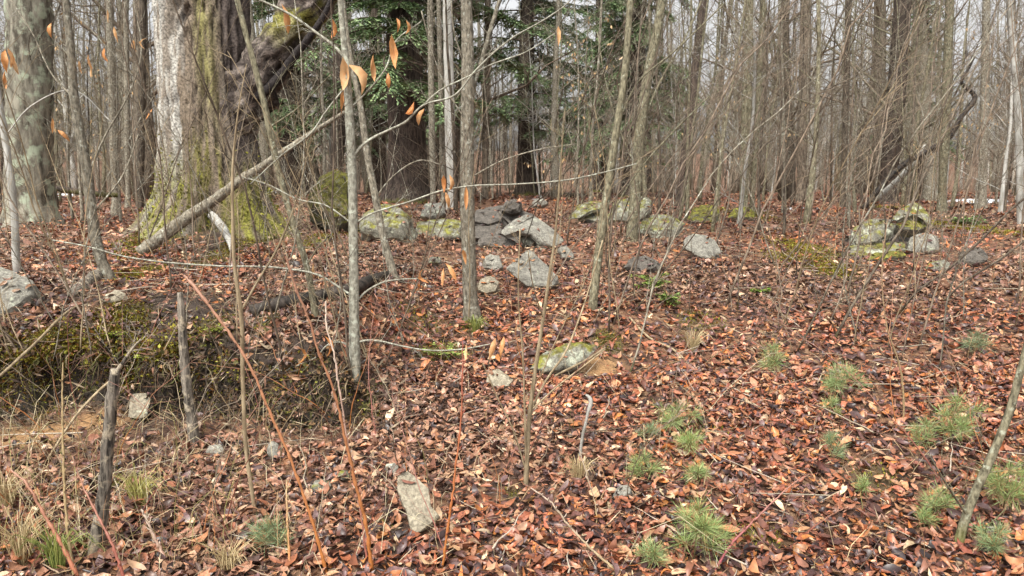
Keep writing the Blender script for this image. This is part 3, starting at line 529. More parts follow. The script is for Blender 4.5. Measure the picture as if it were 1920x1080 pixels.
def add_twigs(mb, pts, r0, n, L, up=.5, spread=1.0, sub=True, sides=4, c=(1, 1, 1), lo_=.15):
    tips = []
    for k in range(n):
        t = random.uniform(lo_, 1); i = t*(len(pts)-1); a = int(min(i, len(pts)-2)); f = i-a; p = pts[a]*(1-f)+pts[a+1]*f
        tg = pts[a+1]-pts[a]; tg = tg/(np.linalg.norm(tg)+1e-9); s = np.random.default_rng(random.getrandbits(30)).normal(0, 1, 3); s -= tg*(s@tg); s /= np.linalg.norm(s)+1e-9
        d = tg*.6+s*spread+np.array([0, 0, up]); d /= np.linalg.norm(d); l = L*random.uniform(.4, 1.2)*(1.1-.5*t); q = [p]; dd = d
        for e in range(4):
            dd = dd+np.array([random.gauss(0, .16), random.gauss(0, .16), random.gauss(.04, .12)]); dd /= np.linalg.norm(dd); q.append(q[-1]+dd*l/4)
        mb.tube(q, np.linspace(r0, r0*.35, 5), sides, c, cap=False); tips.append(q)
        if sub:
            for e in range(random.randint(1, 3)):
                b0 = q[random.randint(1, 3)]; s2 = dd+np.array([random.gauss(0, .7), random.gauss(0, .7), random.gauss(.1, .4)]); s2 /= np.linalg.norm(s2)
                mb.tube([b0, b0+s2*l*.25+np.array([0, 0, .02]), b0+s2*l*.5], np.linspace(r0*.55, r0*.25, 3), 3, c, cap=False)
    return tips
def stem(name, label, cat, trunk, mat, branches=(), leaves=(), d=None, group=None, twigs=0, twigL=.5, dd=0.0, rise=True, rough=.06, sides=9, leafpx=34, tr=None, flare=1.0, part='trunk', bmat=None):
    g = G(trunk[0][0], min(trunk[0][1], 1078)) if d is None else None
    d0 = g[1] if d is None else d
    pts, rad = wpath(trunk, d0, dd, max(10, len(trunk)*6))
    gz = float(H(pts[0][0], pts[0][1])); base = np.array([pts[0][0], pts[0][1], gz])
    # set the foot into the soil
    foot = np.array([pts[0][0], pts[0][1], min(gz-.06, pts[0][2]-.04)]); pts = np.vstack([foot, pts]); rad = np.concatenate([[rad[0]*1.1], rad]); rad[:3] *= flare
    th = thing(name, base, label, cat, group); th.location = base
    if rise:
        dirn = pts[-1]-pts[-4]; dirn /= np.linalg.norm(dirn); ex = []; p = pts[-1]; r = rad[-1]; n_ = 8; hgt = min(4.5, r*260)
        for e in range(n_):
            dirn = dirn*.92+np.array([random.gauss(0, .04), random.gauss(0, .04), .1]); dirn /= np.linalg.norm(dirn); p = p+dirn*hgt/n_; ex.append(p)
        pts = np.vstack([pts, ex]); rad = np.concatenate([rad, np.linspace(r, r*.25, n_)])
    mb = MB(); mb.tube(pts, rad, sides, (1, 1, 1), rough); mb.obj(part, M[mat], th)
    allp = pts
    for br in branches:
        bp, brad = wpath(br, d0+dd*.5, random.uniform(-.25, .25)); k = np.argmin(np.linalg.norm(allp-bp[0], axis=1)); dl = allp[k]-bp[0]; bp = bp+dl[None]*np.linspace(1, 0, len(bp))[:, None]**2; allp = np.vstack([allp, bp])
        brad = np.maximum(brad*.74, .0011); mb = MB(); mb.tube(bp, brad, 6, (1, 1, 1), .1)
        mb.obj('branch', M[bmat or mat], th)
        if len(br) > 3:
            tb = MB(); add_twigs(tb, bp, max(.0013, brad.mean()*.4), 5, .22, .15, 1, True, 3); tb.obj('twigs', M[bmat or mat], th)
    if twigs:
        tb = MB(); add_twigs(tb, pts[len(pts)//5:], max(.0015, tr or rad.mean()*.28), twigs, twigL, .35); tb.obj('twigs', M[bmat or mat], th)
    for lf in leaves:
        L = (lf[2] if len(lf) > 2 else leafpx)*pxm(d0); p = P(lf[0], lf[1]-(L/pxm(d0))/2, d0+random.uniform(-.03, .03)); hang_leaf(th, p+np.array([0, 0, L*.1]), L*1.2)
    return th
beech = stem('beech_sapling', 'straight pale silvery beech sapling with clinging orange leaves on the bank edge', 'sapling',
    [(665, 702, 24), (664, 600, 20), (663, 500, 18), (660, 320, 17), (654, 200, 16), (648, 110, 13), (642, 50, 11), (637, -20, 10)], 'beech',
    branches=[[(672, 295, 8), (693, 267, 7), (740, 240, 6.5), (767, 227, 6), (797, 197, 5), (857, 177, 5), (893, 133, 4.5), (960, 72, 4), (1027, 33, 3.5), (1067, 3, 3), (1090, -30, 3)],
              [(797, 197, 4.5), (817, 177, 4), (880, 143, 4), (917, 123, 3.5), (987, 97, 3), (1040, 63, 2.5)],
              [(643, 117, 9), (618, 88, 8), (593, 67, 7), (537, 25, 6), (487, 0, 5), (440, -25, 4)],
              [(658, 562, 7), (640, 550, 6), (593, 520, 6), (533, 507, 5), (400, 500, 5), (287, 490, 4), (227, 480, 4), (167, 463, 3.5), (97, 450, 3)],
              [(670, 568, 6), (690, 545, 5), (722, 528, 5), (745, 524, 4), (800, 522, 3)],
              [(659, 417, 5), (640, 402, 4), (610, 383, 4), (560, 373, 3.5), (500, 345, 3), (445, 330, 2.5)],
              [(670, 428, 6), (695, 410, 5), (727, 397, 5), (773, 382, 4.5), (833, 360, 4.5), (893, 350, 4), (960, 347, 4), (1080, 335, 3.5), (1133, 323, 3), (1193, 307, 2.5)],
              [(670, 645, 6), (690, 639, 6), (715, 640, 5), (750, 648, 5), (795, 656, 4), (865, 655, 4), (920, 645, 3)],
              [(658, 664, 5), (635, 645, 4.5), (610, 650, 4), (595, 668, 4), (560, 685, 4), (538, 694, 3.5), (533, 700, 3)],
              [(655, 205, 5), (690, 170, 4), (725, 125, 4), (740, 80, 3), (790, 40, 3)],
              [(652, 165, 4), (610, 215, 4), (585, 250, 4), (530, 290, 3.5), (470, 345, 3)]],
    leaves=[(648, 140, 50), (668, 145, 56), (645, 185, 46), (661, 182, 44), (695, 126, 40), (735, 101, 54), (535, 32, 44), (631, 55, 30), (780, 216, 30), (789, 218, 28), (835, 345, 28), (850, 343, 26), (873, 372, 38), (838, 375, 26),
            (745, 46, 22), (768, 50, 20), (1045, 70, 34), (563, 667, 36), (614, 650, 34), (597, 682, 40), (930, 657, 38), (941, 652, 36), (876, 662, 26), (588, 510, 26), (786, 520, 26), (838, 510, 34), (832, 520, 30), (868, 482, 26), (725, 150, 24)])
stem('maple_sapling', 'stout grey brown sapling trunk rising beside the triangular slab', 'sapling', [(886, 600, 34), (882, 560, 29), (880, 500, 28), (877, 400, 27), (876, 250, 25), (877, 100, 23), (874, -20, 20)], 'grey',
    branches=[[(884, 190, 12), (900, 140, 12), (915, 80, 12), (928, 30, 11), (945, -25, 10)], [(880, 235, 4), (845, 180, 3.5), (815, 110, 3), (790, 20, 3)], [(870, 140, 5), (850, 60, 4), (845, -20, 4)], [(884, 330, 4), (940, 300, 3), (1010, 280, 3), (1080, 270, 2)]],
    leaves=[(1262, 275, 30)][:0], twigs=10, tr=.003, flare=1.1)
stem('leaning_sapling', 'thin brownish sapling leaning left above the black log', 'sapling', [(741, 526, 17), (728, 480, 15), (715, 430, 14), (702, 360, 14), (690, 300, 13), (676, 200, 11), (655, 100, 10), (640, -20, 9)], 'grey', branches=[[(705, 365, 4), (735, 330, 3), (790, 300, 3), (830, 310, 2.5)]], twigs=8, tr=.003)
stem('leaning_sapling', 'grey sapling leaning right out of the broad lichened boulder', 'sapling', [(1184, 452, 24), (1187, 420, 22), (1192, 360, 21), (1200, 250, 20), (1217, 130, 18), (1232, 60, 17), (1245, -20, 15)], 'olive', branches=[[(1204, 235, 6), (1240, 150, 5), (1290, 60, 4), (1320, -10, 4)], [(1196, 320, 5), (1160, 240, 4), (1135, 150, 3), (1120, 60, 3)]], twigs=12, tr=.004)
stem('leaning_sapling', 'olive brown sapling between the triangular slab and the green seedling', 'sapling', [(1111, 582, 18), (1117, 520, 17), (1128, 430, 16), (1140, 350, 15), (1155, 250, 14), (1170, 150, 13), (1178, 60, 12), (1182, -20, 11)], 'olive', branches=[[(1124, 470, 6), (1150, 400, 5), (1190, 330, 4), (1250, 260, 4), (1330, 180, 3)], [(1160, 230, 5), (1200, 150, 4), (1260, 100, 4), (1360, 5, 3)]], twigs=12, tr=.0028)
stem('leaning_sapling', 'pale grey crooked sapling rooted at the crest of the mossy bank', 'sapling', [(208, 528, 22), (195, 500, 20), (182, 460, 20), (172, 400, 19), (163, 320, 18), (150, 250, 17), (140, 190, 16), (133, 100, 14), (122, -20, 12)], 'grey',
    branches=[[(165, 330, 6), (200, 250, 5), (240, 180, 4), (265, 100, 4), (250, 0, 3)], [(140, 180, 5), (100, 140, 4), (60, 60, 4), (20, 0, 3)], [(175, 400, 5), (230, 330, 4), (260, 250, 3)]],
    leaves=[(165, 115, 22), (190, 105, 24), (172, 132, 22), (215, 65, 26), (98, 235, 24), (90, 55, 22), (246, 85, 18), (110, 255, 24), (145, 125, 20), (285, 215, 20), (200, 30, 20), (270, 80, 18)], twigs=14, tr=.0035)
stem('slender_sapling', 'thin olive stemmed sapling crossing in front of the old tree', 'sapling', [(592, 598, 14), (585, 550, 12), (575, 500, 12), (550, 420, 12), (524, 328, 12), (500, 217, 12), (480, 133, 11), (460, 60, 10), (442, -10, 10)], 'olive', branches=[[(575, 500, 5), (600, 460, 4), (630, 430, 3)], [(505, 235, 4), (560, 200, 3), (620, 140, 3)]], twigs=6, tr=.002)
stem('slender_sapling', 'pale thin sapling beside the lichen covered tree on the left', 'sapling', [(30, 480, 14), (28, 420, 13), (22, 350, 13), (8, 250, 12), (-5, 170, 12), (-20, 60, 10)], 'pale', leaves=[(8, 112, 36), (16, 120, 32), (22, 108, 30), (5, 150, 28)], branches=[[(10, 260, 4), (60, 200, 4), (140, 170, 3), (210, 230, 3)]], twigs=6, tr=.002, d=6.4)
stem('slender_sapling', 'thin tan stem forking low beside the orange cane', 'sapling', [(490, 1090, 9), (478, 960, 8), (462, 850, 8), (455, 700, 8), (452, 590, 8), (440, 500, 7), (436, 400, 6), (437, 300, 4), (448, 200, 2.5), (462, 120, 1)], 'tan', branches=[[(453, 592, 7), (480, 540, 6), (520, 470, 6), (548, 400, 4), (572, 310, 2.5), (590, 220, 1)], [(453, 640, 4), (425, 590, 3), (395, 540, 3)]], d=3.6, rise=False, twigs=6, tr=.0015, twigL=.25)
stem('forked_shrub', 'slim bare shrub forking from one foot in the middle of the leafy slope', 'shrub', [(986, 908, 11), (989, 840, 9), (995, 760, 9), (1003, 700, 8), (1018, 600, 7), (1030, 520, 6), (1042, 430, 4.5), (1050, 330, 3), (1056, 250, 1.5), (1060, 200, .8)], 'tan',
    branches=[[(988, 880, 7), (1000, 760, 7), (1025, 710, 6), (1060, 660, 6), (1085, 600, 5), (1105, 540, 4), (1130, 450, 3)], [(987, 890, 6), (984, 780, 6), (980, 660, 5), (972, 560, 4), (975, 430, 3)], [(995, 770, 5), (1050, 720, 4), (1090, 690, 4), (1135, 655, 3)], [(986, 880, 5), (960, 800, 4), (930, 740, 4), (905, 680, 3)], [(1018, 600, 4), (1000, 540, 3), (990, 470, 2.5)]], rise=False, twigs=8, tr=.0014, twigL=.3)
stem('leaning_sapling', 'mossy olive sapling leaning right from the pine seedlings', 'sapling', [(1786, 1100, 22), (1792, 1050, 20), (1806, 985, 18), (1830, 920, 17), (1862, 850, 16), (1890, 780, 15), (1915, 690, 14), (1950, 560, 12)], 'olive', d=3.3, branches=[[(1815, 965, 7), (1790, 930, 6), (1770, 900, 5), (1740, 850, 3)], [(1800, 990, 5), (1850, 985, 4), (1890, 950, 3)]], rise=True, twigs=4, tr=.002)
stem('slender_sapling', 'whitish thin tree trunk behind the mound of yellow moss', 'sapling', [(1914, 420, 13), (1912, 330, 12), (1908, 200, 12), (1900, 100, 11), (1890, -20, 10)], 'pale', twigs=5, tr=.003)
# dead sticks and logs
stem('dead_stub', 'short weathered dead stub standing upright against the undercut bank', 'dead wood', [(366, 835, 20), (360, 790, 20), (352, 735, 18), (346, 680, 18), (342, 620, 15), (340, 575, 14), (337, 548, 10)], 'rotten', rise=False, rough=.14, part='stump_wood', sides=10)
stem('dead_pole', 'tall splintered grey dead pole leaning in front of the bare soil', 'dead wood', [(172, 1092, 30), (183, 1010, 28), (194, 930, 25), (200, 860, 23), (206, 790, 22), (212, 730, 21), (216, 692, 17)], 'rotten', rise=False, rough=.14, d=3.25, branches=[[(215, 700, 13), (230, 680, 10), (247, 655, 7), (264, 636, 4)]], part='stump_wood', sides=10)
def lying(name, label, px, mat, ds, sides=9, rough=.12, cat='dead wood', c=(1, 1, 1), part=None):
    pts = np.array([P(a[0], a[1], d) for a, d in zip(px, ds)]); wd = np.array([a[2]*pxm(d)/2 for a, d in zip(px, ds)])
    q = smooth_path(np.hstack([pts, wd[:, None]]), len(px)*6); mb = MB(); base = np.array([q[0, 0], q[0, 1], q[:, 2].min()-q[0, 3]])
    mb.tube(q[:, :3]-base, q[:, 3], sides, c, rough); o = mb.obj(name, M[mat], None, True, base); return tag(o, label, cat)
def gd(px, py, lift=0): return G(px, py+lift)[1]
lying('fallen_log', 'wet black log lying across the leaves behind the beech sapling', [(470, 584, 24), (533, 568, 28), (600, 556, 28), (645, 547, 26), (690, 528, 22), (730, 513, 14)], 'charred', [gd(470, 592), gd(533, 580), gd(600, 568), gd(645, 560), gd(690, 538), gd(730, 520)], 12, .14)
lying('fallen_branch', 'long grey dead branch propped against the mossy foot of the old tree', [(262, 474, 24), (300, 446, 24), (345, 412, 22), (400, 376, 20), (455, 335, 17), (500, 306, 14), (580, 252, 10), (650, 208, 6)], 'grey', [7.6, 7.65, 7.7, 7.75, 7.75, 7.75, 7.7, 7.6])
lying('fallen_log', 'short charcoal grey log end poking from the left terrace leaves', [(138, 552, 26), (165, 530, 26), (190, 510, 22)], 'rotten', [gd(138, 560), gd(165, 538), gd(190, 518)])
lying('fallen_branch', 'broken pale barkless root end beside the old tree hollow', [(396, 402, 14), (412, 420, 16), (428, 446, 12), (434, 470, 6)], 'pale', [8.2, 8.1, 7.9, 7.7])
lying('fallen_branch', 'dark angular dead branch leaning up beside the arching slab', [(1618, 392, 12), (1650, 352, 11), (1690, 312, 11), (1735, 285, 10), (1775, 262, 10), (1805, 215, 9), (1828, 182, 9), (1803, 152, 6), (1815, 130, 5), (1826, 108, 4)], 'charred', [14]*10, 7)
lying('fallen_branch', 'pale stripped dead branch leaning beside the dark angular one', [(1642, 374, 10), (1680, 340, 10), (1712, 305, 9), (1735, 272, 6)], 'pale', [14.2]*4, 7)
lying('fallen_log', 'rotting brown log lying flat on the far leaf covered rise', [(1030, 368, 8), (1060, 366, 9), (1100, 367, 8)], 'brown', [27, 27, 27])
lying('fallen_log', 'dark fallen log stretched behind the pale crooked sapling', [(95, 352, 10), (140, 358, 12), (185, 364, 11), (225, 366, 8)], 'dark', [12.5, 12.4, 12.3, 12.3])
lying('fallen_branch', 'whitish broken stick standing in leaves above the pine seedlings', [(1087, 862, 5), (1092, 820, 6), (1101, 780, 6), (1105, 745, 8), (1098, 740, 4)], 'pale', [gd(1087, 862)]*5, 5)
lying('fallen_branch', 'straight tan stick slanting down the slope beside the overhanging stone', [(1180, 595, 4), (1220, 635, 5), (1262, 655, 5), (1290, 682, 4)], 'tan', [gd(1180, 605), gd(1220, 640), gd(1262, 662), gd(1290, 690)], 5)
lying('fallen_branch', 'forked pale stick resting under the overhanging mossy stone', [(1040, 705, 4), (1070, 690, 5), (1105, 672, 5), (1135, 652, 4)], 'tan', [5.1, 5.1, 5.12, 5.15], 5)
lying('fallen_branch', 'thin straight dry stalk slanting over the mossy bank', [(0, 705, 6), (60, 650, 6), (120, 590, 5), (160, 565, 4)], 'tan', [4.5, 4.7, 5.0, 5.3], 5)
lying('fallen_branch', 'thin pale stalk slanting behind the tall dead pole', [(90, 860, 5), (150, 770, 5), (200, 720, 5), (226, 700, 4)], 'tan', [4.0, 4.1, 4.2, 4.25], 5)
def cane(label, px, c0, c1, d=None, group=None, cat='cane', name='bramble_cane', nodes=True, part='cane_stem'):
    d0 = G(px[0][0], min(px[0][1], 1078))[1] if d is None else d
    pts, rad = wpath(px, d0, random.uniform(-.1, .3), len(px)*7); rad = rad*np.linspace(.85, .6, len(rad)); pts[0, 2] = min(pts[0, 2], float(H(pts[0, 0], pts[0, 1]))-.02)
    base = np.array([pts[0, 0], pts[0, 1], float(H(pts[0, 0], pts[0, 1]))]); th = thing(name, base, label, cat, group)
    t = np.linspace(0, 1, len(pts))[:, None]; cc = np.array(c0)*(1-t)+np.array(c1)*t; sides = 6; rr = rad.copy(); rr[::4] *= 1.4; kj = R.normal(0, .0018, pts.shape); kj[::2] *= .2; kj[0] = 0; pts = pts+kj
    mb = MB(); mb.tube(pts, rr, sides, np.repeat(cc, sides, 0), .06, cap=False); mb.obj(part, M['cane'], th)
    if nodes:
        tb = MB()
        for k in range(4, len(pts)-1, 3):
            s = R.normal(0, 1, 3); s[2] = abs(s[2])*.6; s /= np.linalg.norm(s); tb.tube([pts[k], pts[k]+s*.012, pts[k]+s*.02+np.array([0, 0, .008])], [.003, .003, .0015], 4, np.array(c1)*1.05)
        tb.obj('buds', M['cane'], th)
    return th
OR = (.38, .135, .03); PK = (.28, .15, .10); RD = (.24, .065, .045); TN = (.34, .25, .13); PL = (.4, .32, .25)
cane('long orange bramble cane fading to pink, arching up left past the dead stub', [(618, 1095, 8), (580, 960, 7), (540, 850, 7), (500, 760, 7), (465, 680, 7), (430, 625, 8), (390, 570, 9), (362, 535, 12), (345, 516, 8)], OR, PK, 3.1)
cane('orange red cane leaning left in front of the beech sapling foot', [(700, 1095, 9), (685, 980, 8), (665, 900, 8), (640, 790, 7), (618, 710, 6), (598, 665, 6), (580, 600, 6), (556, 545, 7), (535, 480, 6)], OR, PK, 3.1)
cane('pinkish cane with pale buds beside the orange red cane', [(692, 1095, 6), (675, 950, 5), (650, 820, 5), (635, 720, 5), (625, 660, 5), (613, 615, 5), (611, 565, 6)], RD, PL, 3.15)
cane('upright thin orange cane right of the long sandstone slab', [(828, 1075, 6), (845, 950, 6), (855, 870, 5), (864, 790, 5), (867, 700, 4), (868, 640, 3)], OR, RD, 3.1)
cane('crimson cane leaning left across the tall dead pole', [(235, 1090, 8), (205, 1010, 7), (180, 960, 6), (155, 910, 5), (135, 855, 4)], RD, PK, 3.05)
cane('thick dull red cane at the bottom beside dry grass', [(150, 1090, 10), (115, 1020, 9), (80, 960, 8), (48, 905, 7), (20, 880, 5)], (.36, .13, .07), PK, 3.05)
cane('upright tan stalk left of the tall dead pole', [(138, 1070, 7), (125, 980, 6), (120, 880, 6), (117, 780, 5), (118, 680, 4)], TN, TN, 3.1)
cane('broken pink cane stub lying back on leaves', [(312, 1050, 9), (300, 1030, 9), (282, 990, 8), (266, 955, 7)], PK, PL, 3.2)
cane('crimson bowed cane arching over leaves right of the pine seedlings', [(1335, 1080, 6), (1368, 1025, 6), (1410, 980, 5), (1450, 940, 5), (1490, 905, 4), (1518, 888, 3)], (.26, .05, .07), PK, None)
cane('thin red cane curving beside the leaning olive sapling base', [(1500, 1010, 4), (1530, 985, 4), (1560, 965, 3), (1590, 950, 3)], RD, PK, None)
cane('pale cane sprawled downhill from the forked shrub', [(1165, 1080, 6), (1120, 1040, 6), (1070, 990, 5), (1030, 940, 5), (995, 915, 4)], TN, PL, None)
cane('slim brown cane crossing leaves below the forked shrub', [(1120, 985, 3), (1115, 940, 3), (1100, 890, 3), (1085, 840, 3)], TN, PL, None)
cane('orange tan dry stalk rising by the lower pine seedling tuft', [(545, 1090, 7), (541, 1020, 6), (538, 960, 5), (537, 900, 4)], OR, TN, 3.1)
cane('slender tan shoot standing before the long ledge', [(1695, 800, 4), (1690, 700, 4), (1660, 600, 3), (1655, 480, 3), (1670, 380, 2)], TN, (.3, .2, .13), None)

# loose bramble wands and dry stalks between the traced ones
WANDS = []
def proto_wand(seed, L, r, c0, c1):
    random.seed(seed); rg = np.random.default_rng(seed); th = thing('bramble_wand', (0, 0, 0), '', 'cane', 'loose wands'); q = [np.array([0, 0, -.03])]; e0 = math.radians(random.uniform(60, 85)); n = 14
    for k in range(n):
        e = e0-(k/n)**1.5*random.uniform(.5, 1.1)+rg.normal(0, .07); q.append(q[-1]+np.array([math.cos(e), rg.normal(0, .12), math.sin(e)])*L/n)
    q = np.array(q); t = np.linspace(0, 1, n+1)[:, None]; cc = np.array(c0)*(1-t)+np.array(c1)*t; rr = np.linspace(r, r*.3, n+1); rr[::3] *= 1.35; mb = MB(); mb.tube(q, rr, 5, np.repeat(cc, 5, 0), .1, cap=False); mb.obj('cane_stem', M['cane'], th, True, (0, 0, 0)); tb = MB(); add_twigs(tb, q, r*.4, 7, L*.22, .2, .9, True, 3, c1); tb.obj('twigs', M['cane'], th, True, (0, 0, 0)); WANDS.append(th)
for k, a in enumerate([(1.1, .0035, (.36, .13, .03), (.3, .16, .11)), (.9, .003, (.3, .22, .12), (.36, .29, .19)), (1.4, .0035, (.22, .07, .05), (.3, .16, .12)), (.7, .0025, (.36, .29, .18), (.42, .36, .26)), (1.2, .003, (.17, .13, .09), (.3, .24, .18))]): proto_wand(800+k, *a)
# ------------------------------------------------------------------ the old tree
OD = 9.1
def oldtree():
    b0 = G(400, 440); bx, by = P(400, 440, OD)[0], OD; bz = float(H(bx, by))-.12
    th = thing('old_tree', (bx, by, bz), 'massive old tree with pale flaking bark, mossy flared foot and dark leaning limb', 'tree')
    na, nz = 150, 230; ang = np.linspace(0, 2*np.pi, na, endpoint=False); hz = np.concatenate([np.linspace(-.25, 1.3, 90), np.linspace(1.32, 4.2, 110), np.linspace(4.25, 9, 30)])
    A, Z = np.meshgrid(ang, hz); lean = np.stack([-.05*Z/3, .05*Z], -1)
    r = .545-.015*Z-.03*np.maximum(Z-4, 0)+.32*np.exp(-np.maximum(Z, 0)/.36)*(1+.5*np.cos(3*A+.6)+.42*np.cos(5*A+2.2)+.25*np.cos(9*A+1))+.12*np.exp(-np.maximum(Z, 0)/.25)*fbm(np.stack([np.cos(A)*2.4, np.sin(A)*2.4, Z*1.5], -1), 3)
    r += .07*np.exp(-((Z-.7)/.5)**2)*np.cos(2*A+1)
    # angle -pi/2 faces the camera.  dark hollow between two roots at the front right foot
    r -= .34*np.exp(-((A-(2*np.pi-math.pi/2+.15))/.2)**2-(Z/.42)**4)
    r += .12*np.exp(-((A-(2*np.pi-math.pi/2+.7))/.25)**2-(Z/.4)**2)
    # rotted burl and cavity high on the front
    bur = np.exp(-((A-(2*np.pi-math.pi/2-.02))/.38)**2-((Z-2.62)/.42)**2); r += .09*bur*np.sin(Z*23+3*np.sin(A*9))*.6-.1*bur
    Pn = np.stack([np.cos(A)*3.2, np.sin(A)*3.2, Z*.9], -1); rid = fbm(Pn*np.array([2.2, 2.2, .8]), 5); r += .06*rid+.035*fbm(Pn*np.array([7, 7, 4.]), 4)
    fl = np.abs(fbm(Pn*np.array([4.5, 4.5, 1.1])+9, 3)); r -= .05*np.exp(-(fl/.07)**2)
    X = r*np.cos(A)+lean[..., 0]; Y = r*np.sin(A)*.92+lean[..., 1]
    up = (Z > -1); V = np.stack([X, Y, Z], -1).reshape(-1, 3)
    pale = np.array([.40, .385, .345]); br = np.array([.17, .135, .1]); dkk = np.array([.045, .036, .035]); ms = np.array([.17, .165, .03]); ol = np.array([.16, .15, .05])
    ca = np.cos(A+math.pi/2)     # 1 at camera-facing
    sa = np.sin(A+math.pi/2)     # + to the right of the picture
    nz1 = fbm(Pn*np.array([1.5, 1.5, .9])+4, 4); nz2 = fbm(Pn*np.array([5, 5, 3.])+2, 4)
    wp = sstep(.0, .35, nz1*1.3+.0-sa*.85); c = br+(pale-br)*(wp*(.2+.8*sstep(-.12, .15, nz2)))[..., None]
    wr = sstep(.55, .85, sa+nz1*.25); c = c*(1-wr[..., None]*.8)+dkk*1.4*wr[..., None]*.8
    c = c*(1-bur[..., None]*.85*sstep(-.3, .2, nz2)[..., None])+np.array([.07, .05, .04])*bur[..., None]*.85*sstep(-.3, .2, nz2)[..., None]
    mst = np.exp(-((sa-.42-.08*np.sin(Z*2))/.2)**2)*sstep(.0, .5, ca)*sstep(.8, 2.0, Z)*sstep(-.35, .2, nz2)
    c = c*(1-.75*mst[..., None])+ol*1.3*.75*mst[..., None]
    mf = np.clip(sstep(1.2, .5, Z+nz1*.7)*sstep(-.25, .15, nz2+nz1*.3), 0, 1)*.92; c = c*(1-mf[..., None])+(ms*(.4+.75*sstep(-.5, .5, nz2))[..., None])*mf[..., None]
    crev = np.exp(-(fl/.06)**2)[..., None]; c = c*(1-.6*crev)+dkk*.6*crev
    i = np.arange(nz-1)[:, None]*na; j = np.arange(na)[None]; k = (j+1) % na
    Q = np.stack([i+j, i+k, i+na+k, i+na+j], -1).reshape(-1, 4)
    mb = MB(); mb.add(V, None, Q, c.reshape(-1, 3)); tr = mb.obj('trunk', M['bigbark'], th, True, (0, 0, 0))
    # moss on the flared foot
    nb = 22000; ii = R.integers(0, V.shape[0], nb); w = mf.ravel()[ii]; ii = ii[R.random(nb) < w*.9]; pp = V[ii]+R.normal(0, .012, (len(ii), 3)); out = np.stack([pp[:, 0], pp[:, 1], np.full(len(ii), .25)], -1); out /= np.linalg.norm(out, axis=1)[:, None]
    col = np.array([.1, .09, .018])+R.random((len(ii), 1))**2*np.array([.24, .24, .04]); mb = MB(); L = R.uniform(.02, .05, len(ii)); mb.cards(pp, out+R.normal(0, .6, (len(ii), 3)), R.normal(0, 1, (len(ii), 3)), L, L*.6, col, .1)
    mo2 = mb.obj('moss', M['moss'], tr, False, (0, 0, 0)); mo2['kind'] = 'stuff'
    # leaning limb
    def w2l(px, py, d): return P(px, py, d)-np.array([bx, by, bz])
    lp = smooth_path(np.array([[*w2l(440, 235, OD), .26], [*w2l(470, 175, OD-.05), .27], [*w2l(505, 115, OD-.1), .25], [*w2l(545, 55, OD-.15), .24], [*w2l(590, -10, OD-.2), .22], [*w2l(640, -120, OD-.2), .18], [*w2l(680, -300, OD), .13], [*w2l(690, -520, OD), .05]]), 70)
    mb = MB(); n_ = len(lp); sides = 40; p0 = lp[:, :3]; mb.tube(p0, lp[:, 3], sides, (1, 1, 1)); Vv = mb.v[0]; nn = fbm(Vv*7, 5); cen = np.repeat(p0, sides, 0); dirs = Vv[:n_*sides]-cen; Vv[:n_*sides] = cen+dirs*(1+.5*nn[:n_*sides]+.55*fbm(Vv*19, 4)[:n_*sides])[:, None]
    n3 = fbm(Vv*3+5, 3)[:, None]; cl = np.array([.04, .031, .027])+np.clip(fbm(Vv*17+3, 4)+.05, 0, 1)[:, None]*np.array([.5, .42, .36]); mz = .8*sstep(.1, .3, n3+.5*fbm(Vv*25, 2)[:, None])*sstep(1.9, 2.7, Vv[:, 2:3]); cl = cl*(1-mz)+np.array([.25, .24, .04])*mz; mb.c[0] = cl
    mb.obj('limb', M['bigbark'], th, True, (0, 0, 0))
    lp = smooth_path(np.array([[*w2l(480, 185, OD-.25), .06], [*w2l(520, 150, OD-.3), .055], [*w2l(552, 105, OD-.35), .05], [*w2l(580, 70, OD-.4), .04], [*w2l(612, 20, OD-.4), .03], [*w2l(640, -60, OD-.4), .02]]), 26)
    mb = MB(); mb.tube(lp[:, :3], lp[:, 3], 9, (.03, .025, .024), .15); mb.obj('limb', M['bigbark'], th, True, (0, 0, 0))
    # crown overhead
    mb = MB()
    for q in range(16):
        h = random.uniform(4.2, 8.8); a = random.uniform(0, 6.28); p = np.array([-.05*h/3, .05*h, h]); d = np.array([math.cos(a), math.sin(a), .5]); pts = [p]; L = random.uniform(2, 4.5)
        for e in range(6): d = d+R.normal(0, .14, 3)+np.array([0, 0, .05]); d /= np.linalg.norm(d); pts.append(pts[-1]+d*L/6)
        mb.tube(pts, np.linspace(.1, .02, 7), 6, (.16, .13, .1), .1); add_twigs(mb, np.array(pts), .009, 14, 1.1, .2, c=(.16, .12, .09))
    mb.obj('crown', M['bigbark'], th, True, (0, 0, 0))
    return th
oldtree()
lt = stem('lichen_tree', 'thick rough tree with greenish white lichen at its foot left of the old tree', 'tree', [(62, 432, 120), (58, 400, 92), (56, 330, 80), (55, 200, 76), (55, 60, 74), (54, -30, 72)], 'brown', d=11, rough=.07, sides=26, twigs=10, tr=.01, twigL=1)
M['lichentree'] = bark('lichen_tree_bark', (.07, .06, .045), (.3, .28, .22), (.34, .38, .28), .52, 12, .45, (.36, .42, .28), tint=0, bump=.9)
for ch in lt.children:
    if ch.name.startswith('trunk'): ch.data.materials[0] = M['lichentree']

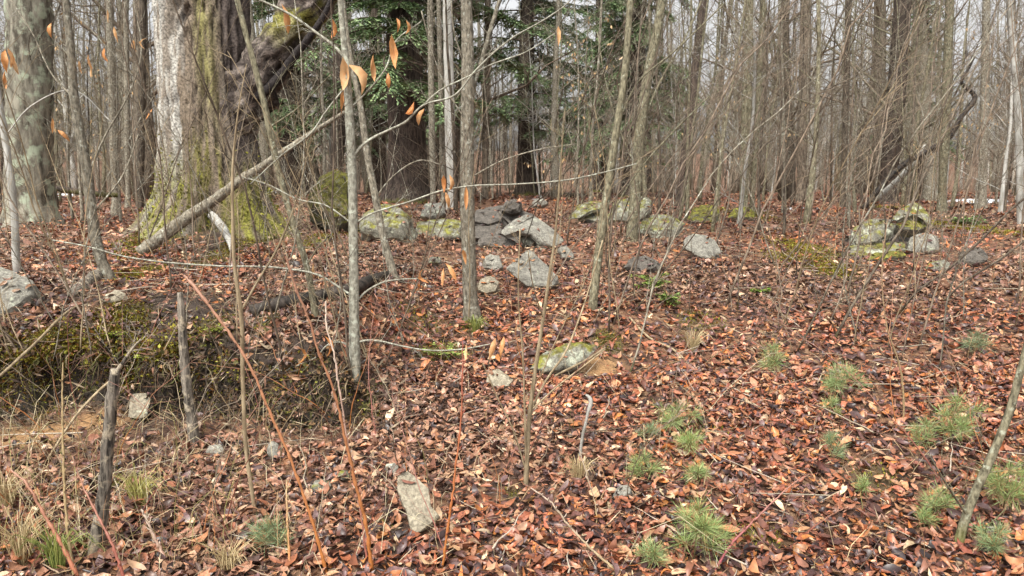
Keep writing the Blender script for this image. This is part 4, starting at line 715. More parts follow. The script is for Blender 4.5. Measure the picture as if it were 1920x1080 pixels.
# ------------------------------------------------------------------ hemlocks
def hemlock_crown(h0, h1, Lb, nb, dens, seed):
    rg = np.random.default_rng(seed); br = MB(); nd = MB(); PP = []; DD = []; NN = []
    for k in range(nb):
        h = h0+(h1-h0)*(k/nb)**.9; a = rg.uniform(0, 6.283); L = Lb*(1-.75*(h-h0)/(h1-h0))*rg.uniform(.55, 1.15); d = np.array([math.cos(a), math.sin(a), rg.uniform(.0, .3)]); p = np.array([0, 0, h]); pts = [p]
        for e in range(7): d = d+np.array([rg.normal(0, .09), rg.normal(0, .09), -.10]); d /= np.linalg.norm(d); pts.append(pts[-1]+d*L/7)
        pts = np.array(pts); br.tube(pts, np.linspace(.03, .006, 8), 4, (.09, .065, .05), cap=False)
        nt_ = int(dens*L)
        for e in range(nt_):
            t = rg.uniform(.12, 1); i = t*6.999; q = int(i); f = i-q; p = pts[q]*(1-f)+pts[q+1]*f; tg = pts[q+1]-pts[q]; tg /= np.linalg.norm(tg); s = np.cross(tg, [0, 0, 1]); s /= np.linalg.norm(s)+1e-9
            d2 = tg*rg.uniform(.3, .9)+s*rg.choice([-1, 1])*rg.uniform(.6, 1)+np.array([0, 0, rg.uniform(-.35, .05)]); d2 /= np.linalg.norm(d2); l = rg.uniform(.3, .75)*(1.15-.5*t); tw = p+d2*np.linspace(0, l, 4)[:, None]+np.array([0, 0, -1])*np.linspace(0, 1, 4)[:, None]**2*l*.22
            if e % 2 == 0: br.tube(tw, [.005, .004, .003, .002], 3, (.1, .075, .05), cap=False)
            m_ = int(l*48); tt = rg.uniform(.05, 1, m_); pc = p+d2*(tt*l)[:, None]+np.array([0, 0, -1])*(tt**2*l*.22)[:, None]; s2 = np.cross(d2, [0, 0, 1]); s2 /= np.linalg.norm(s2)+1e-9
            dc = d2[None]*rg.uniform(.4, 1, (m_, 1))+s2[None]*rg.choice([-1, 1], (m_, 1))*rg.uniform(.4, 1, (m_, 1))+rg.normal(0, .18, (m_, 3))+np.array([0, 0, -.12]); PP.append(pc); DD.append(dc); NN.append(np.tile([0, 0, 1.], (m_, 1))+rg.normal(0, .35, (m_, 3)))
    PP = np.vstack(PP); DD = np.vstack(DD); NN = np.vstack(NN); n = len(PP); col = np.array([.07, .12, .055])+rg.random((n, 1))**1.3*np.array([.19, .23, .1]); L = rg.uniform(.07, .16, n); nd.cards(PP, DD, NN, L, L*.32, col, .08)
    return br, nd
def hemlock(px, base_py, d, wpx, label, h0, h1, Lb, nb, dens, seed):
    x = P(px, 300, d)[0]; z = float(H(x, d)); r = wpx*pxm(d)/2; th = thing('hemlock_tree', (x, d, z), label, 'tree')
    hz = np.array([-.3, 0, .15, .4, .9, 2, 4, 7, 11, 15]); fl = np.array([1.9, 1.65, 1.4, 1.15, 1.05, 1, .9, .7, .45, .12]); q = smooth_path(np.stack([.03*np.sin(hz), .02*hz, hz, r*fl], -1), 40)
    mb = MB(); mb.tube(q[:, :3], q[:, 3], 20, (1, 1, 1), .06); mb.obj('trunk', M['dark'], th, True, (0, 0, 0)); br, nd = hemlock_crown(h0, h1, Lb, nb, dens, seed)
    br.obj('branch', M['root'], th, True, (0, 0, 0)).name = 'crown_branches'; nd.obj('crown', M['needle'], th, False, (0, 0, 0)); return th
h1 = hemlock(762, 356, 20, 70, 'dark hemlock with a thick blackish trunk and drooping green boughs', 2.75, 13, 4.0, 100, 26, 3)
h2 = hemlock(987, 340, 29, 34, 'slimmer dark trunked hemlock with deep green boughs behind the stone pile', 2.3, 15, 5.0, 110, 20, 5)
h3 = copy_tree(h1); h3.location = (-7.9, 28, float(H(-7.9, 28))); h3.rotation_euler = (0, 0, 2.1); h3.scale = (.95, .95, .95); h3['label'] = 'green hemlock half hidden behind the old tree limb'
h4 = copy_tree(h2); h4.location = (4.6, 40, float(H(4.6, 40))); h4.rotation_euler = (0, 0, 1.2); h4.scale = (.95, .95, .8); h4['label'] = 'farther hemlock with thin boughs between the leaning saplings'
h5 = copy_tree(h1); h5.location = (27, 52, float(H(27, 52))); h5.rotation_euler = (0, 0, 4); h5.scale = (1, 1, 1); h5['label'] = 'distant hemlock behind the pale trunks near the arching slab'
h7 = copy_tree(h1); h7.location = (4.1, 26, float(H(4.1, 26))); h7.rotation_euler = (0, 0, 5.2); h7.scale = (.7, .7, .85); h7['label'] = 'young hemlock with soft green boughs right of the slimmer dark hemlock'
h6 = copy_tree(h2); h6.location = (-6.2, 36, float(H(-6.2, 36))); h6.rotation_euler = (0, 0, 3.3); h6['label'] = 'hemlock standing just behind the thick blackish hemlock trunk'

# ------------------------------------------------------------------ named trunks of the wood behind
def bgtree(x0, x1, w, d, mat, label, name='bare_tree', tw=14):
    x = P(x1, 360, d)[0]; z = float(H(x, d)); py = 345+(CAMZ-z)/d*FPX+0
    g = 200.0/FPX
    return stem(name, label, 'tree', [(x1, py, w*1.25), (x1, py-14, w*1.05), (x1+(x0-x1)*.3, py*.68, w), (x1+(x0-x1)*.65, py*.33, w*.93), (x0, -25, w*.85)], mat, d=d, twigs=tw, tr=.006, twigL=1.2, sides=10, rough=.05)
for a in [(838, 847, 19, 16, 'pale', 'whitish smooth trunk right of the thick blackish hemlock'), (806, 812, 12, 15, 'grey', 'thin tan brown trunk overlapping the thick blackish hemlock'), (822, 832, 10, 17, 'grey', 'very thin grey trunk between the hemlock and the whitish trunk'),
          (915, 909, 13, 21, 'brown', 'slim dark brown trunk right of the stout grey brown sapling'), (1322, 1276, 20, 17, 'dark', 'dark leaning trunk behind the moss edged flat boulder'),
          (1407, 1394, 20, 13, 'olive', 'taller of the pale olive twin trees'), (1432, 1410, 11, 13.1, 'olive', 'thinner of the pale olive twin trees'), (1512, 1504, 22, 20, 'brown', 'mossy brown trunk right of the pale olive twin trees'),
          (1695, 1664, 34, 19, 'dark', 'thick dark trunk behind the large rough boulder'), (1782, 1766, 17, 13.5, 'olive', 'pale greenish trunk right of the arching slab'), (1722, 1742, 24, 22, 'grey', 'grey trunk behind the arching slab'),
          (1592, 1580, 12, 15, 'brown', 'thin brown trunk left of the large rough boulder'), (205, 217, 15, 14, 'grey', 'grey trunk left of the old tree behind the pale crooked sapling'), (236, 240, 10, 16, 'grey', 'slim grey trunk second from the old tree'),
          (268, 263, 14, 15, 'brown', 'brown trunk directly beside the old tree'), (640, 632, 27, 24, 'dark', 'dark trunk between the old tree and the hemlock'), (1850, 1842, 15, 17, 'grey', 'grey trunk left of the mound of yellow moss'), (1462, 1470, 9, 14, 'grey', 'pole thin trunk between the twin trees and the mossy brown trunk')]:
    bgtree(*a)

# ------------------------------------------------------------------ landmarks that labels refer to
LM = [(n_, *G(a, b_)[:2]) for (n_, a, b_) in [('stone pile', 960, 450), ('triangular slab', 1000, 540), ('upright mossy boulder', 620, 430), ('low brownish mossy boulder', 720, 450), ('broad lichened boulder', 1180, 412), ('moss edged flat boulder', 1235, 435),
      ('layered ledge stone', 1315, 478), ('low dull grey stone', 1205, 510), ('arching slab', 1712, 420), ('large rough boulder', 1635, 456), ('downhill tilted stone', 1760, 510), ('green fern fronds', 1812, 430), ('mound of yellow moss', 1900, 445), ('overhanging mossy stone', 1060, 690),
      ('yellow green hemlock seedling', 1222, 560), ('tiny bright green plant', 1425, 560), ('lone round pine seedling', 1445, 690), ('old tree', 390, 450), ('big pale flat boulder', 30, 580), ('wet black log', 600, 565), ('wedge shaped tan stone', 210, 570), ('lichen covered tree', 62, 432), ('beech sapling', 665, 700), ('stout grey brown sapling', 886, 600), ('pale crooked sapling', 205, 520), ('tall dead pole', 180, 1040), ('short dead stub', 365, 835), ('long greenish sandstone slab', 780, 1000), ('forked shrub', 986, 908), ('small rounded grey stone', 1168, 942), ('largest bushy pine seedling', 1300, 1050), ('squarish pale stone', 260, 792), ('gravelly patch between canes', 610, 930), ('flat pale grey stone', 935, 732), ('wide pale pine seedling', 1575, 750), ('spreading yellowish pine seedling', 1780, 830), ('leaning mossy sapling', 1790, 1070), ('faded blue green pine seedling', 512, 1040), ('thick dull red cane', 140, 1070)]]
LM += [(n_, P(a, 300, d_)[0], d_) for (n_, a, d_) in [('pale olive twin trees', 1402, 13), ('dark leaning trunk', 1280, 17), ('thick blackish hemlock', 766, 22), ('slimmer dark hemlock', 987, 29), ('whitish smooth trunk', 846, 16), ('mossy brown trunk', 1505, 20), ('thick dark trunk', 1668, 19), ('pale greenish trunk', 1768, 13.5), ('grey trunk behind the slab', 1740, 22), ('dark trunk left of the hemlock', 633, 24), ('half hidden hemlock', 560, 28), ('farther thin boughed hemlock', 1123, 40), ('distant hemlock', 1699, 52)]]
def near_label(o, text, wood=False):
    ds = sorted((((o.location[0]-x)**2+(o.location[1]-y)**2)**.5, n_) for n_, x, y in LM); dist, nm = ds[0]
    rel = 'beside' if dist < 1.5 else ('near' if dist < 5 else ('some way from' if dist < 12 else 'far beyond')); o['label'] = '%s %s the %s' % (text, rel, nm); o['group'] = o['group'].split(' around the ')[0]+' around the '+nm
# ------------------------------------------------------------------ prototypes for the repeated trees
def proto_tree(name, h, r, mat, seed, nb, low, label, group, cat='tree', fine=True):
    random.seed(seed); rg = np.random.default_rng(seed); th = thing(name, (0, 0, 0), label, cat, group); th['kindtext'] = label; th['group'] = group
    n = 12; hz = np.linspace(-.3, h, n); wob = np.cumsum(rg.normal(0, .05, (n, 2))*h/12, 0); wob -= wob[0]; pts = np.stack([wob[:, 0], wob[:, 1], hz], -1); rad = r*(1-.85*np.linspace(0, 1, n)**1.2); rad[:2] *= 1.35
    mb = MB(); mb.tube(pts, rad, 8, (1, 1, 1), .05); mb.obj('trunk', M[mat], th, True, (0, 0, 0))
    tb = MB()
    for k in range(nb):
        t = random.uniform(low, 1); i = t*(n-1.001); a = int(i); p = pts[a]+(pts[a+1]-pts[a])*(i-a); az = random.uniform(0, 6.28); L = (h*.28)*(1.15-t)*random.uniform(.5, 1.2)+.3; d = np.array([math.cos(az), math.sin(az), random.uniform(.3, 1.1)]); q = [p]
        for e in range(5): d = d+rg.normal(0, .14, 3)+np.array([0, 0, .07]); d /= np.linalg.norm(d); q.append(q[-1]+d*L/5)
        rb = max(.004, r*.28*(1.1-t)); tb.tube(q, np.linspace(rb, rb*.3, 6), 4, (1, 1, 1), cap=False); add_twigs(tb, np.array(q), max(.003, rb*.35), 5 if fine else 3, L*.45, .25, 1, fine, 3)
    tb.obj('crown', M['twig' if mat in ('brown', 'dark') else mat], th, True, (0, 0, 0)); return th
def place(protos, spots, labels=None):
    for k, (x, y, s, rz) in enumerate(spots):
        p = protos[k % len(protos)]; o = p if k < len(protos) else copy_tree(p); o.location = (x, y, float(H(x, y))-.03); o.rotation_euler = (random.gauss(0, .055), random.gauss(0, .055), rz); o.scale = (s, s, s*random.uniform(.9, 1.1)); near_label(o, ('slighter ' if s < .95 else 'sturdier ')+o['kindtext'], True)
LB = {'grey': 'tall bare grey barked tree', 'brown': 'tall bare brown barked tree', 'pale': 'tall bare whitish barked tree', 'olive': 'tall bare olive barked tree', 'dark': 'tall bare blackish barked tree'}
prot = [proto_tree('woodland_tree', random.uniform(11, 17), rr, mt, 100+k, 30, .12, LB[mt], 'tall %s trees of the wood' % mt) for k, (rr, mt) in enumerate([(.12, 'grey'), (.17, 'brown'), (.1, 'pale'), (.14, 'grey'), (.2, 'brown'), (.09, 'olive'), (.13, 'dark'), (.11, 'grey'), (.16, 'olive'), (.1, 'brown'), (.15, 'grey')])]
random.seed(21); sp = []
while len(sp) < 190:
    y = random.uniform(19, 62)**1.0 if random.random() < .55 else random.uniform(40, 75); x = random.uniform(-1, 1)*(y*.74+2)
    if y < 24 and abs(x/y*FPX+960-750) < 60: continue
    if y < 30 and abs(x/y*FPX+960-1150) < 60 and random.random() < .8: continue
    if any((x-a)**2+(y-b_)**2 < .8 for a, b_, *_ in sp): continue
    sp.append((x, y, random.uniform(.7, 1.2), random.uniform(0, 6.28)))
place(prot, sp)
LP = {'grey': 'thin bare grey sapling', 'brown': 'thin bare brown sapling', 'olive': 'thin bare olive sapling', 'pale': 'thin bare whitish sapling'}
pros = [proto_tree('understorey_sapling', random.uniform(4, 7), rr, mt, 200+k, 26, .1, LP[mt], 'thin %s understorey saplings' % mt, 'sapling') for k, (rr, mt) in enumerate([(.022, 'grey'), (.03, 'brown'), (.018, 'brown'), (.035, 'olive'), (.025, 'grey'), (.02, 'olive'), (.016, 'brown'), (.028, 'pale')])]
random.seed(22); sp = []
while len(sp) < 230:
    y = random.uniform(10.5, 34); x = random.uniform(-1, 1)*(y*.72+1); pxx = x/y*FPX+960
    if y < 16 and (250 < pxx < 560 or 860 < pxx < 1080): continue
    if y < 22 and 690 < pxx < 800: continue
    sp.append((x, y, random.uniform(.7, 1.3), random.uniform(0, 6.28)))
place(pros, sp)

# arching shoots on the right: long thin stems that bow to the right
def proto_shoot(seed, L, r, mat):
    random.seed(seed); rg = np.random.default_rng(seed); th = thing('arching_shoot', (0, 0, 0), 'long thin brown shoot bowing to the right over the stony rise', 'shrub', 'arching shoots over the right hand rise'); q = [np.array([0, 0, -.05])]; n = 16; el = math.radians(random.uniform(66, 84)); e1 = math.radians(random.uniform(34, 48))
    for k in range(n):
        t = k/n; e = el+(e1-el)*t**.8+rg.normal(0, .11); q.append(q[-1]+np.array([math.cos(e), rg.normal(0, .16), math.sin(e)])*L/n)
    q = np.array(q); mb = MB(); mb.tube(q, np.linspace(r, r*.25, n+1), 6, (1, 1, 1), .06); mb.obj('stem', M[mat], th, True, (0, 0, 0)); tb = MB()
    for k in range(11):
        i = random.randint(4, n-2); d = (q[i+1]-q[i]); d /= np.linalg.norm(d); d = d+np.array([random.uniform(-.2, .5), random.gauss(0, .5), random.uniform(-.1, .4)]); pts = [q[i]]; l = random.uniform(.4, 1.3)
        for e in range(5): d = d/np.linalg.norm(d)+rg.normal(0, .07, 3); pts.append(pts[-1]+d*l/5)
        tb.tube(pts, np.linspace(r*.38, r*.15, 6), 4, (1, 1, 1), cap=False)
        add_twigs(tb, np.array(pts), max(.0012, r*.15), 2, .3, .1, .7, False, 3)
    tb.obj('twigs', M[mat], th, True, (0, 0, 0)); return th
prs = [proto_shoot(300+k, L, r, m_) for k, (L, r, m_) in enumerate([(4.2, .008, 'twig'), (5, .010, 'brown'), (3.6, .006, 'twig'), (4.6, .009, 'twig'), (3.2, .005, 'brown')])]
random.seed(31); n = 0
for k in range(62):
    if k < 36: px_, py_ = random.uniform(960, 1880), random.uniform(440, 640)
    else: px_, py_ = random.uniform(900, 1900), random.uniform(405, 470)
    g = G(px_, py_); o = prs[k % 5] if k < 5 else copy_tree(prs[k % 5]); o.location = g; o.rotation_euler = (random.gauss(0, .12), random.gauss(-.05, .22), random.gauss(0, .7)); s = random.uniform(.6, 1.25); o.scale = (s, s, s); near_label(o, 'long thin brown arching shoot rooted')
# thin upright whips on the left and in front
def proto_whip(seed, L, r, mat):
    random.seed(seed); th = thing('bare_whip', (0, 0, 0), 'hair thin bare shoot', 'shrub', 'thin bare whips'); rg = np.random.default_rng(seed); q = [np.array([0, 0, -.04])]; d = np.array([rg.normal(0, .2), rg.normal(0, .1), 1.])
    for k in range(12): d = d/np.linalg.norm(d)+rg.normal(0, .07, 3); q.append(q[-1]+d/np.linalg.norm(d)*L/12)
    q = np.array(q); mb = MB(); mb.tube(q, np.linspace(r, r*.3, 13), 5, (1, 1, 1), .06); mb.obj('stem', M[mat], th, True, (0, 0, 0)); tb = MB(); add_twigs(tb, q, r*.35, 14, .5, .3, .8, True, 3); tb.obj('twigs', M[mat], th, True, (0, 0, 0)); return th
prw = [proto_whip(400+k, L, r, m_) for k, (L, r, m_) in enumerate([(2.2, .006, 'tan'), (2.8, .008, 'twig'), (1.6, .005, 'tan'), (2.4, .007, 'grey')])]
random.seed(41)
for k in range(120):
    px_, py_ = (random.uniform(0, 780), random.uniform(430, 720)) if k < 54 else ((random.uniform(220, 580), random.uniform(445, 500)) if k < 72 else (random.uniform(760, 1910), random.uniform(412, 720))); g = G(px_, py_)
    o = prw[k % 4] if k < 4 else copy_tree(prw[k % 4]); o.location = g; o.rotation_euler = (random.gauss(0, .15), random.gauss(0, .25), random.uniform(0, 6.28)); s = random.uniform(.3, 1.2); o.scale = (s, s, s); near_label(o, 'hair thin bare shoot standing')

random.seed(43)
wn = ['orange bramble wand arching', 'tan bramble wand arching', 'dull red bramble wand arching', 'straw pale dry wand arching', 'grey brown bramble wand arching']
for k in range(96):
    if k < 60: px_, py_ = random.uniform(0, 780), random.uniform(700, 1075)
    elif k < 78: px_, py_ = random.uniform(780, 1250), random.uniform(620, 1075)
    else: px_, py_ = random.uniform(1250, 1900), random.uniform(560, 1000)
    g = G(px_, py_); o = WANDS[k % 5] if k < 5 else copy_tree(WANDS[k % 5]); o.location = g; o.rotation_euler = (random.gauss(0, .25), random.gauss(0, .25), random.uniform(0, 6.28)); s = random.uniform(.35, 1.0); o.scale = (s, s, s); near_label(o, wn[k % 5])
ds_ = MB()
for k in range(520):
    px_ = abs(random.gauss(0, 330)) if random.random() < .75 else random.uniform(0, 1900); py_ = random.uniform(790, 1079) if px_ < 700 else random.uniform(520, 1079)
    if px_ > 1915: continue
    g = G(px_, py_); L = random.uniform(.06, .34); a = random.uniform(0, 6.28); b = random.uniform(.1, 1.3); o1 = np.array([math.cos(a), math.sin(a), 0]); q = [g-np.array([0, 0, .02]), g+o1*b*L*.2+np.array([0, 0, L*.5]), g+o1*b*L*.6+np.array([0, 0, L*.8]), g+o1*b*L*1.1+np.array([0, 0, L*(1.05-.5*b)])]
    ds_.tube(q, [.0018, .0016, .0012, .0006], 3, np.array(random.choice([(.42, .33, .19), (.3, .21, .11), (.5, .43, .28), (.22, .2, .07), (.2, .11, .06)]))*random.uniform(.7, 1.1), cap=False)
tag(ds_.obj('dry_stalks', M['root'], None, False), 'scattered dry grass stalks poking through the foreground leaves', 'grass', kind='stuff')

# young beeches holding tan leaves, farther back
def tanbeech(px, d, h, label, seed, nleaf=70):
    random.seed(seed); x = P(px, 300, d)[0]; th = proto_tree('young_beech', h, .02, 'grey', seed, 22, .12, label, None, 'sapling')
    if 'group' in th: del th['group']
    th.location = (x, d, float(H(x, d))); 
    mb = MB(); cr = [c for c in th.children if c.name.startswith('crown')][0]; nv = len(cr.data.vertices); co = np.empty(nv*3, np.float32); cr.data.vertices.foreach_get('co', co); co = co.reshape(-1, 3); co = co[co[:, 2] < 3.6]; p = co[R.integers(0, len(co), nleaf)]
    col = np.array([.5, .33, .16])*R.uniform(.7, 1.2, (nleaf, 1)); mb.cards(p, np.tile([0, 0, -1.], (nleaf, 1))+R.normal(0, .4, (nleaf, 3)), R.normal(0, 1, (nleaf, 3)), R.uniform(.05, .09, nleaf), .035, col, .2)
    o = mb.obj('leaf_clusters', M['leaf'], th, False, (0, 0, 0)); o['kind'] = 'stuff'
tanbeech(1092, 13, 3.6, 'young beech holding pale tan leaves behind the thin arched slab', 501, 150); tanbeech(1835, 15, 4.4, 'young beech with pale tan leaves behind the mound of yellow moss', 502, 110); tanbeech(130, 12.5, 4.5, 'young beech with orange tan leaves behind the lichen covered tree', 503, 110); tanbeech(1410, 16, 5.5, 'young beech with sparse orange leaves behind the pale olive twin trees', 504, 60)

# ------------------------------------------------------------------ far wood, one mass
fw = MB(); random.seed(61); R2 = np.random.default_rng(61)
for k in range(620):
    y = R2.uniform(55, 190); x = R2.uniform(-1, 1)*(y*.78+4); z = float(H(x, y)); h = R2.uniform(9, 19); r = R2.uniform(.05, .19); g = R2.uniform(.75, 1.25); cl = np.array([(.15, .13, .104), (.22, .2, .157), (.06, .048, .038), (.42, .4, .35)][R2.integers(0, 4)])*g
    lean = R2.normal(0, .05, 2); t = np.array([0, .3, .65, 1]); pts = np.stack([x+lean[0]*h*t, y+lean[1]*h*t, z-.2+h*t], -1); fw.tube(pts, r*np.array([1, .85, .55, .12]), 5, cl, cap=False)
    nb = 16; tt = R2.uniform(.1, 1, nb)
    for q in range(nb):
        p = np.array([x+lean[0]*h*tt[q], y+lean[1]*h*tt[q], z+h*tt[q]]); a = R2.uniform(0, 6.28); L = R2.uniform(1, 3.2)*(1.2-tt[q]); d = np.array([math.cos(a), math.sin(a), R2.uniform(.4, 1.4)]); d /= np.linalg.norm(d)
        m1 = p+d*L*.5+R2.normal(0, .08, 3); e1 = p+d*L+R2.normal(0, .15, 3)+np.array([0, 0, .15*L]); fw.tube([p, m1, e1], [.03, .022, .01], 3, cl*.95, cap=False)
        for s in range(2):
            s0 = m1 if s else p+d*L*.75; dv = d+R2.normal(0, .6, 3); dv /= np.linalg.norm(dv); fw.tube([s0, s0+dv*L*.45], [.016, .008], 3, cl*.95, cap=False)
fwo = fw.obj('far_wood', M['far']); fwo['kind'] = 'stuff'; tag(fwo, 'distant mass of bare grey brown trees closing the view', 'woods', kind='stuff')
# low brush under the far trees
bb = MB(); n = 5200; y = R2.uniform(22, 120, n); x = R2.uniform(-1, 1, n)*(y*.75+3); z = H(x, y); L = R2.uniform(.5, 2.6, n); d = np.stack([R2.normal(0, .35, n), R2.normal(0, .3, n), np.ones(n)], -1)
bb.cards(np.stack([x, y, z], -1), d, np.tile([0, -1., 0], (n, 1))+R2.normal(0, .4, (n, 3)), L, R2.uniform(.012, .03, n)*(.6+y/60), np.array([.23, .18, .133])*R2.uniform(.4, 1.3, (n, 1)))
bo = bb.obj('undergrowth', M['far'], None, False); tag(bo, 'haze of thin brown stems under the far trees', 'undergrowth', kind='stuff')

# ------------------------------------------------------------------ seedlings and grass
GR = np.array([.17, .26, .07]); GR2 = np.array([.42, .5, .2]); BL = np.array([.17, .24, .17])
def pine(px, py, wpx, label, tone=0.0, tufts=5):
    g = G(px, py+wpx*.3); d = g[1]; Rr = wpx/2*pxm(d); th = thing('pine_seedling', g, label, 'seedling', None); sm = MB(); nd = MB(); hgt = Rr*random.uniform(.8, 1.6)
    sm.tube([np.array([0, 0, -.03]), np.array([Rr*.05, 0, hgt*.5]), np.array([Rr*.1, 0, hgt])], [.004, .003, .002], 5, (.16, .13, .06))
    for k in range(tufts+2):
        a = random.uniform(0, 6.28); f = 1 if k == 0 else random.uniform(.25, .9); rr = 0 if k == 0 else random.uniform(.3, .75)*Rr; b0 = np.array([Rr*.1*f, 0, hgt*f*.8]); top = b0+np.array([math.cos(a)*rr, math.sin(a)*rr*.7, random.uniform(.01, .05)])
        sm.tube([b0, b0*.5+top*.5+np.array([0, 0, .004]), top], [.002, .002, .0014], 4, (.2, .14, .07))
        n = int(55+Rr*230); ax = top-b0+np.array([0, 0, .02]); ax /= np.linalg.norm(ax)+1e-9; u = R.normal(0, .75, (n, 3))+ax*.6+np.array([0, 0, .12]); p = b0+(top-b0)*R.uniform(.5, 1, (n, 1)); t = R.random((n, 1))**1.3; col = (GR+(GR2-GR)*t)*(1-tone)+BL*tone; col = np.where(R.random((n, 1)) < .1, np.array([.4, .26, .1]), col)*R.uniform(.7, 1.2, (n, 1))
        nd.cards(p, u, R.normal(0, 1, (n, 3)), R.uniform(.35, 1, n)*min(.12, max(.05, Rr*.95)), .0019, col)
    sm.obj('stem', M['root'], th, True, (0, 0, 0)); nd.obj('needles', M['needle'], th, False, (0, 0, 0))
random.seed(71)
for a in [(1265, 785, 100, 'pine seedling with bright tuft above the cluster beside the small rounded stone', .1, 7), (1290, 838, 75, 'bright green pine seedling in the middle of the seedling cluster', 0, 5), (1205, 880, 75, 'pine seedling tuft closest to the small rounded grey stone', .1, 5), (1305, 893, 65, 'small low pine seedling under the bright middle seedling', .1, 4),
          (1215, 815, 55, 'bluish faded pine seedling left of the bright middle seedling', .6, 3), (1300, 1005, 170, 'largest bushy pine seedling beside the crimson bowed cane', .05, 12), (1215, 1050, 80, 'pine seedling tuft left of the largest bushy one', .2, 5),
          (1445, 685, 75, 'lone round pine seedling up the slope right of the overhanging stone', .15, 5), (1575, 725, 110, 'wide pale pine seedling halfway up the open leafy slope', .25, 8), (1825, 650, 70, 'bluish pine seedling below the downhill tilted stone', .65, 5), (1780, 795, 130, 'spreading yellowish pine seedling under the leaning mossy sapling', .1, 9),
          (1730, 825, 70, 'small pine seedling just downhill of the spreading yellowish one', .2, 4), (1555, 850, 60, 'thin greyish pine seedling alone between the cluster and the spreading seedling', .5, 4), (1615, 920, 50, 'tiny pine seedling beside a moss patch on the lower slope', .1, 3), (1755, 945, 80, 'pine seedling at the left foot of the leaning mossy sapling', .15, 5), (1725, 975, 60, 'little pine seedling left of the leaning mossy sapling foot', .15, 4), (1880, 920, 130, 'dense pine seedling right of the leaning mossy sapling', .05, 9), (1865, 1020, 90, 'pale pine seedling below the dense one', .4, 5), (1555, 770, 50, 'small pine seedling below the wide pale one', .2, 3), (512, 1005, 110, 'faded blue green pine seedling between the orange canes', .55, 6)]:
    pine(*a)
# hemlock seedling with flat sprays
def spray_seedling(px, py, wpx, label, c0, c1, n=260, cat='seedling', name='hemlock_seedling', hgt=.16, Lr=(.012, .03)):
    g = G(px, py); Rr = wpx/2*pxm(g[1]); th = thing(name, g, label, cat); st = MB(); nd = MB()
    for k in range(14):
        a = random.uniform(0, 6.28); h = random.uniform(.04, hgt); d = np.array([math.cos(a), math.sin(a)*.7, .1]); q = np.array([[0, 0, h*.5], d*Rr*.5+np.array([0, 0, h]), d*Rr*random.uniform(.7, 1.05)+np.array([0, 0, h*.85])]); st.tube(q, [.003, .0025, .0015], 4, (.14, .1, .05))
        m_ = n//14; t = R.uniform(.1, 1, m_); p = q[0]*((1-t)**2)[:, None]+2*q[1]*((1-t)*t)[:, None]+q[2]*(t**2)[:, None]; s = np.cross(d, [0, 0, 1]); dc = d[None]*.6+s[None]*R.choice([-1, 1], (m_, 1))*R.uniform(.5, 1, (m_, 1))+R.normal(0, .2, (m_, 3)); L = R.uniform(*Lr, m_)*(1+g[1]*.12); col = np.array(c0)+R.random((m_, 1))*(np.array(c1)-np.array(c0)); nd.cards(p, dc, np.tile([0, 0, 1.], (m_, 1))+R.normal(0, .3, (m_, 3)), L, L*.4, col, .05)
    st.tube([np.array([0, 0, -.03]), np.array([0, 0, hgt])], [.005, .003], 5, (.14, .1, .05)); st.obj('stem', M['root'], th, True, (0, 0, 0)); nd.obj('foliage', M['needle'], th, False, (0, 0, 0))
spray_seedling(1222, 545, 85, 'low hemlock seedling with yellow green flat sprays on the leafy slope', (.07, .13, .03), (.32, .4, .07), 700)
spray_seedling(1245, 580, 60, 'small hemlock seedling just downhill of the yellow green one', (.1, .16, .04), (.3, .4, .1), 350)
spray_seedling(1812, 425, 75, 'patch of green fern fronds right of the arching slab', (.07, .13, .04), (.2, .3, .1), 500, 'fern', 'fern')
spray_seedling(1425, 555, 40, 'tiny bright green plant alone on the leafy rise', (.1, .2, .03), (.25, .4, .06), 120, 'plant', 'small_plant', .08)
spray_seedling(835, 675, 90, 'leafy bright green sprig growing under the lowest beech branch', (.12, .2, .04), (.35, .42, .1), 300, 'plant', 'small_plant', .1)
spray_seedling(275, 683, 42, 'bright yellow green moss cushion hanging on the bank face', (.25, .3, .03), (.45, .5, .08), 300, 'moss', 'moss_cushion', .06, (.008, .016))
spray_seedling(215, 640, 46, 'light green moss cushion on the crest of the bank', (.2, .25, .03), (.4, .45, .08), 300, 'moss', 'moss_cushion', .06, (.008, .016))
spray_seedling(405, 632, 44, 'light green moss cushion right of the short dead stub', (.2, .25, .03), (.4, .45, .08), 300, 'moss', 'moss_cushion', .06, (.008, .016))
def grass(px, py, hpx, label, c0, c1, n=60, lean=.6):
    g = G(px, py); Lm = hpx*pxm(g[1]); mb = MB(); th = thing('grass_tuft', g, label, 'grass')
    for k in range(n):
        a = random.uniform(0, 6.28); l = Lm*random.uniform(.5, 1.1); o = np.array([math.cos(a), math.sin(a)*.6, 0]); ln = random.uniform(.2, 1)*lean; b0 = o*random.uniform(0, .03); q = np.array([b0-np.array([0, 0, .01]), b0+o*ln*l*.3+np.array([0, 0, l*.6]), b0+o*ln*l*.75+np.array([0, 0, l*.8]), b0+o*ln*l*1.2+np.array([0, 0, l*(.75-.4*ln)])]); c = np.array(c0)+random.random()*(np.array(c1)-np.array(c0)); mb.tube(q, [.0018, .002, .0015, .0006], 3, c, cap=False)
    mb.obj('blades', M['needle'], th, False, (0, 0, 0))
grass(262, 955, 95, 'yellow green drooping grass tuft right of the tall dead pole', (.25, .24, .06), (.45, .42, .15), 80, .7)
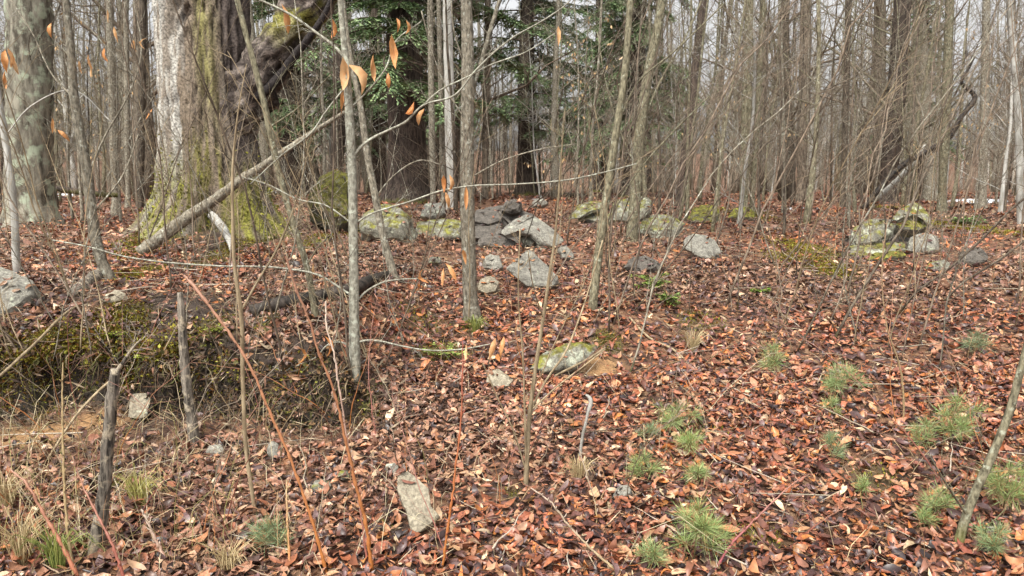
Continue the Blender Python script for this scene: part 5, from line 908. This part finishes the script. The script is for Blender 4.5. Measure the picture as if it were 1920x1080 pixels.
for k, (px_, py_, h_, lb) in enumerate([(40, 1060, 130, 'straw coloured dry grass clump at the foot of the thick red cane'), (110, 1075, 110, 'olive grass clump between red cane and tall dead pole'), (10, 960, 110, 'dry tan grass clump on bare soil under the bank'), (430, 1075, 80, 'thin brown grass clump left of the faded pine seedling'), (1300, 660, 50, 'wispy tan grass on the little scarp'), (890, 625, 40, 'short green grass around the stout sapling foot'), (745, 372, 26, 'green grass clump at the hemlock foot'), (1085, 905, 60, 'matted tan grass beside the forked shrub foot')]):
    gcol = ((.1, .14, .03), (.28, .3, .08)) if k in (1, 5, 6) else ((.28, .2, .1), (.5, .4, .22)); grass(px_, py_, h_, lb, *gcol, 70, .8)
# remnants of snow far back
def snow(px, py, wpx, hpx, label, d):
    x, z = P(px, py, d)[0], 0; mb = MB(); rx = wpx/2*pxm(d); ry = rx*.8; a = np.linspace(0, 2*np.pi, 24, endpoint=False); rr = 1+.25*fbm(np.stack([np.cos(a)*2+px, np.sin(a)*2, a*0], -1), 3); g = [np.array([[x, d, 0]])]
    for f in (.4, .75, 1): g.append(np.stack([x+rx*rr*f*np.cos(a), d+ry*rr*f*np.sin(a), 0*a], -1))
    V = np.vstack(g); lift = np.concatenate([[1], np.repeat([.95, .7, -.15], 24)]); V[:, 2] = H(V[:, 0], V[:, 1])+lift*hpx*pxm(d); T = [(0, 1+k, 1+(k+1) % 24) for k in range(24)]; Q = [(1+l*24+k, 1+(l+1)*24+k, 1+(l+1)*24+(k+1) % 24, 1+l*24+(k+1) % 24) for l in range(2) for k in range(24)]
    mb.add(V, T, Q, (.62, .64, .67)); o = mb.obj('snow_patch', M['needle']); tag(o, label, 'snow')
snow(1835, 390, 120, 5, 'thin strip of melting snow behind the green fern', 21); snow(1500, 408, 60, 5, 'short strip of old snow right of the pale olive twin trees', 15); snow(550, 340, 130, 6, 'faint snow remnant behind the old tree and mossy boulder', 30); snow(130, 345, 80, 6, 'pale snow remnant behind the dark fallen log', 28)

# joined pieces too small to pick apart
for o in bpy.data.objects:
    if o.parent is not None and o.name.split('.')[0] in ('twigs', 'buds', 'crown', 'crown_branches', 'needles', 'foliage', 'blades'): o['kind'] = 'stuff'

for o in bpy.data.objects:
    if 'kindtext' in o: del o['kindtext']
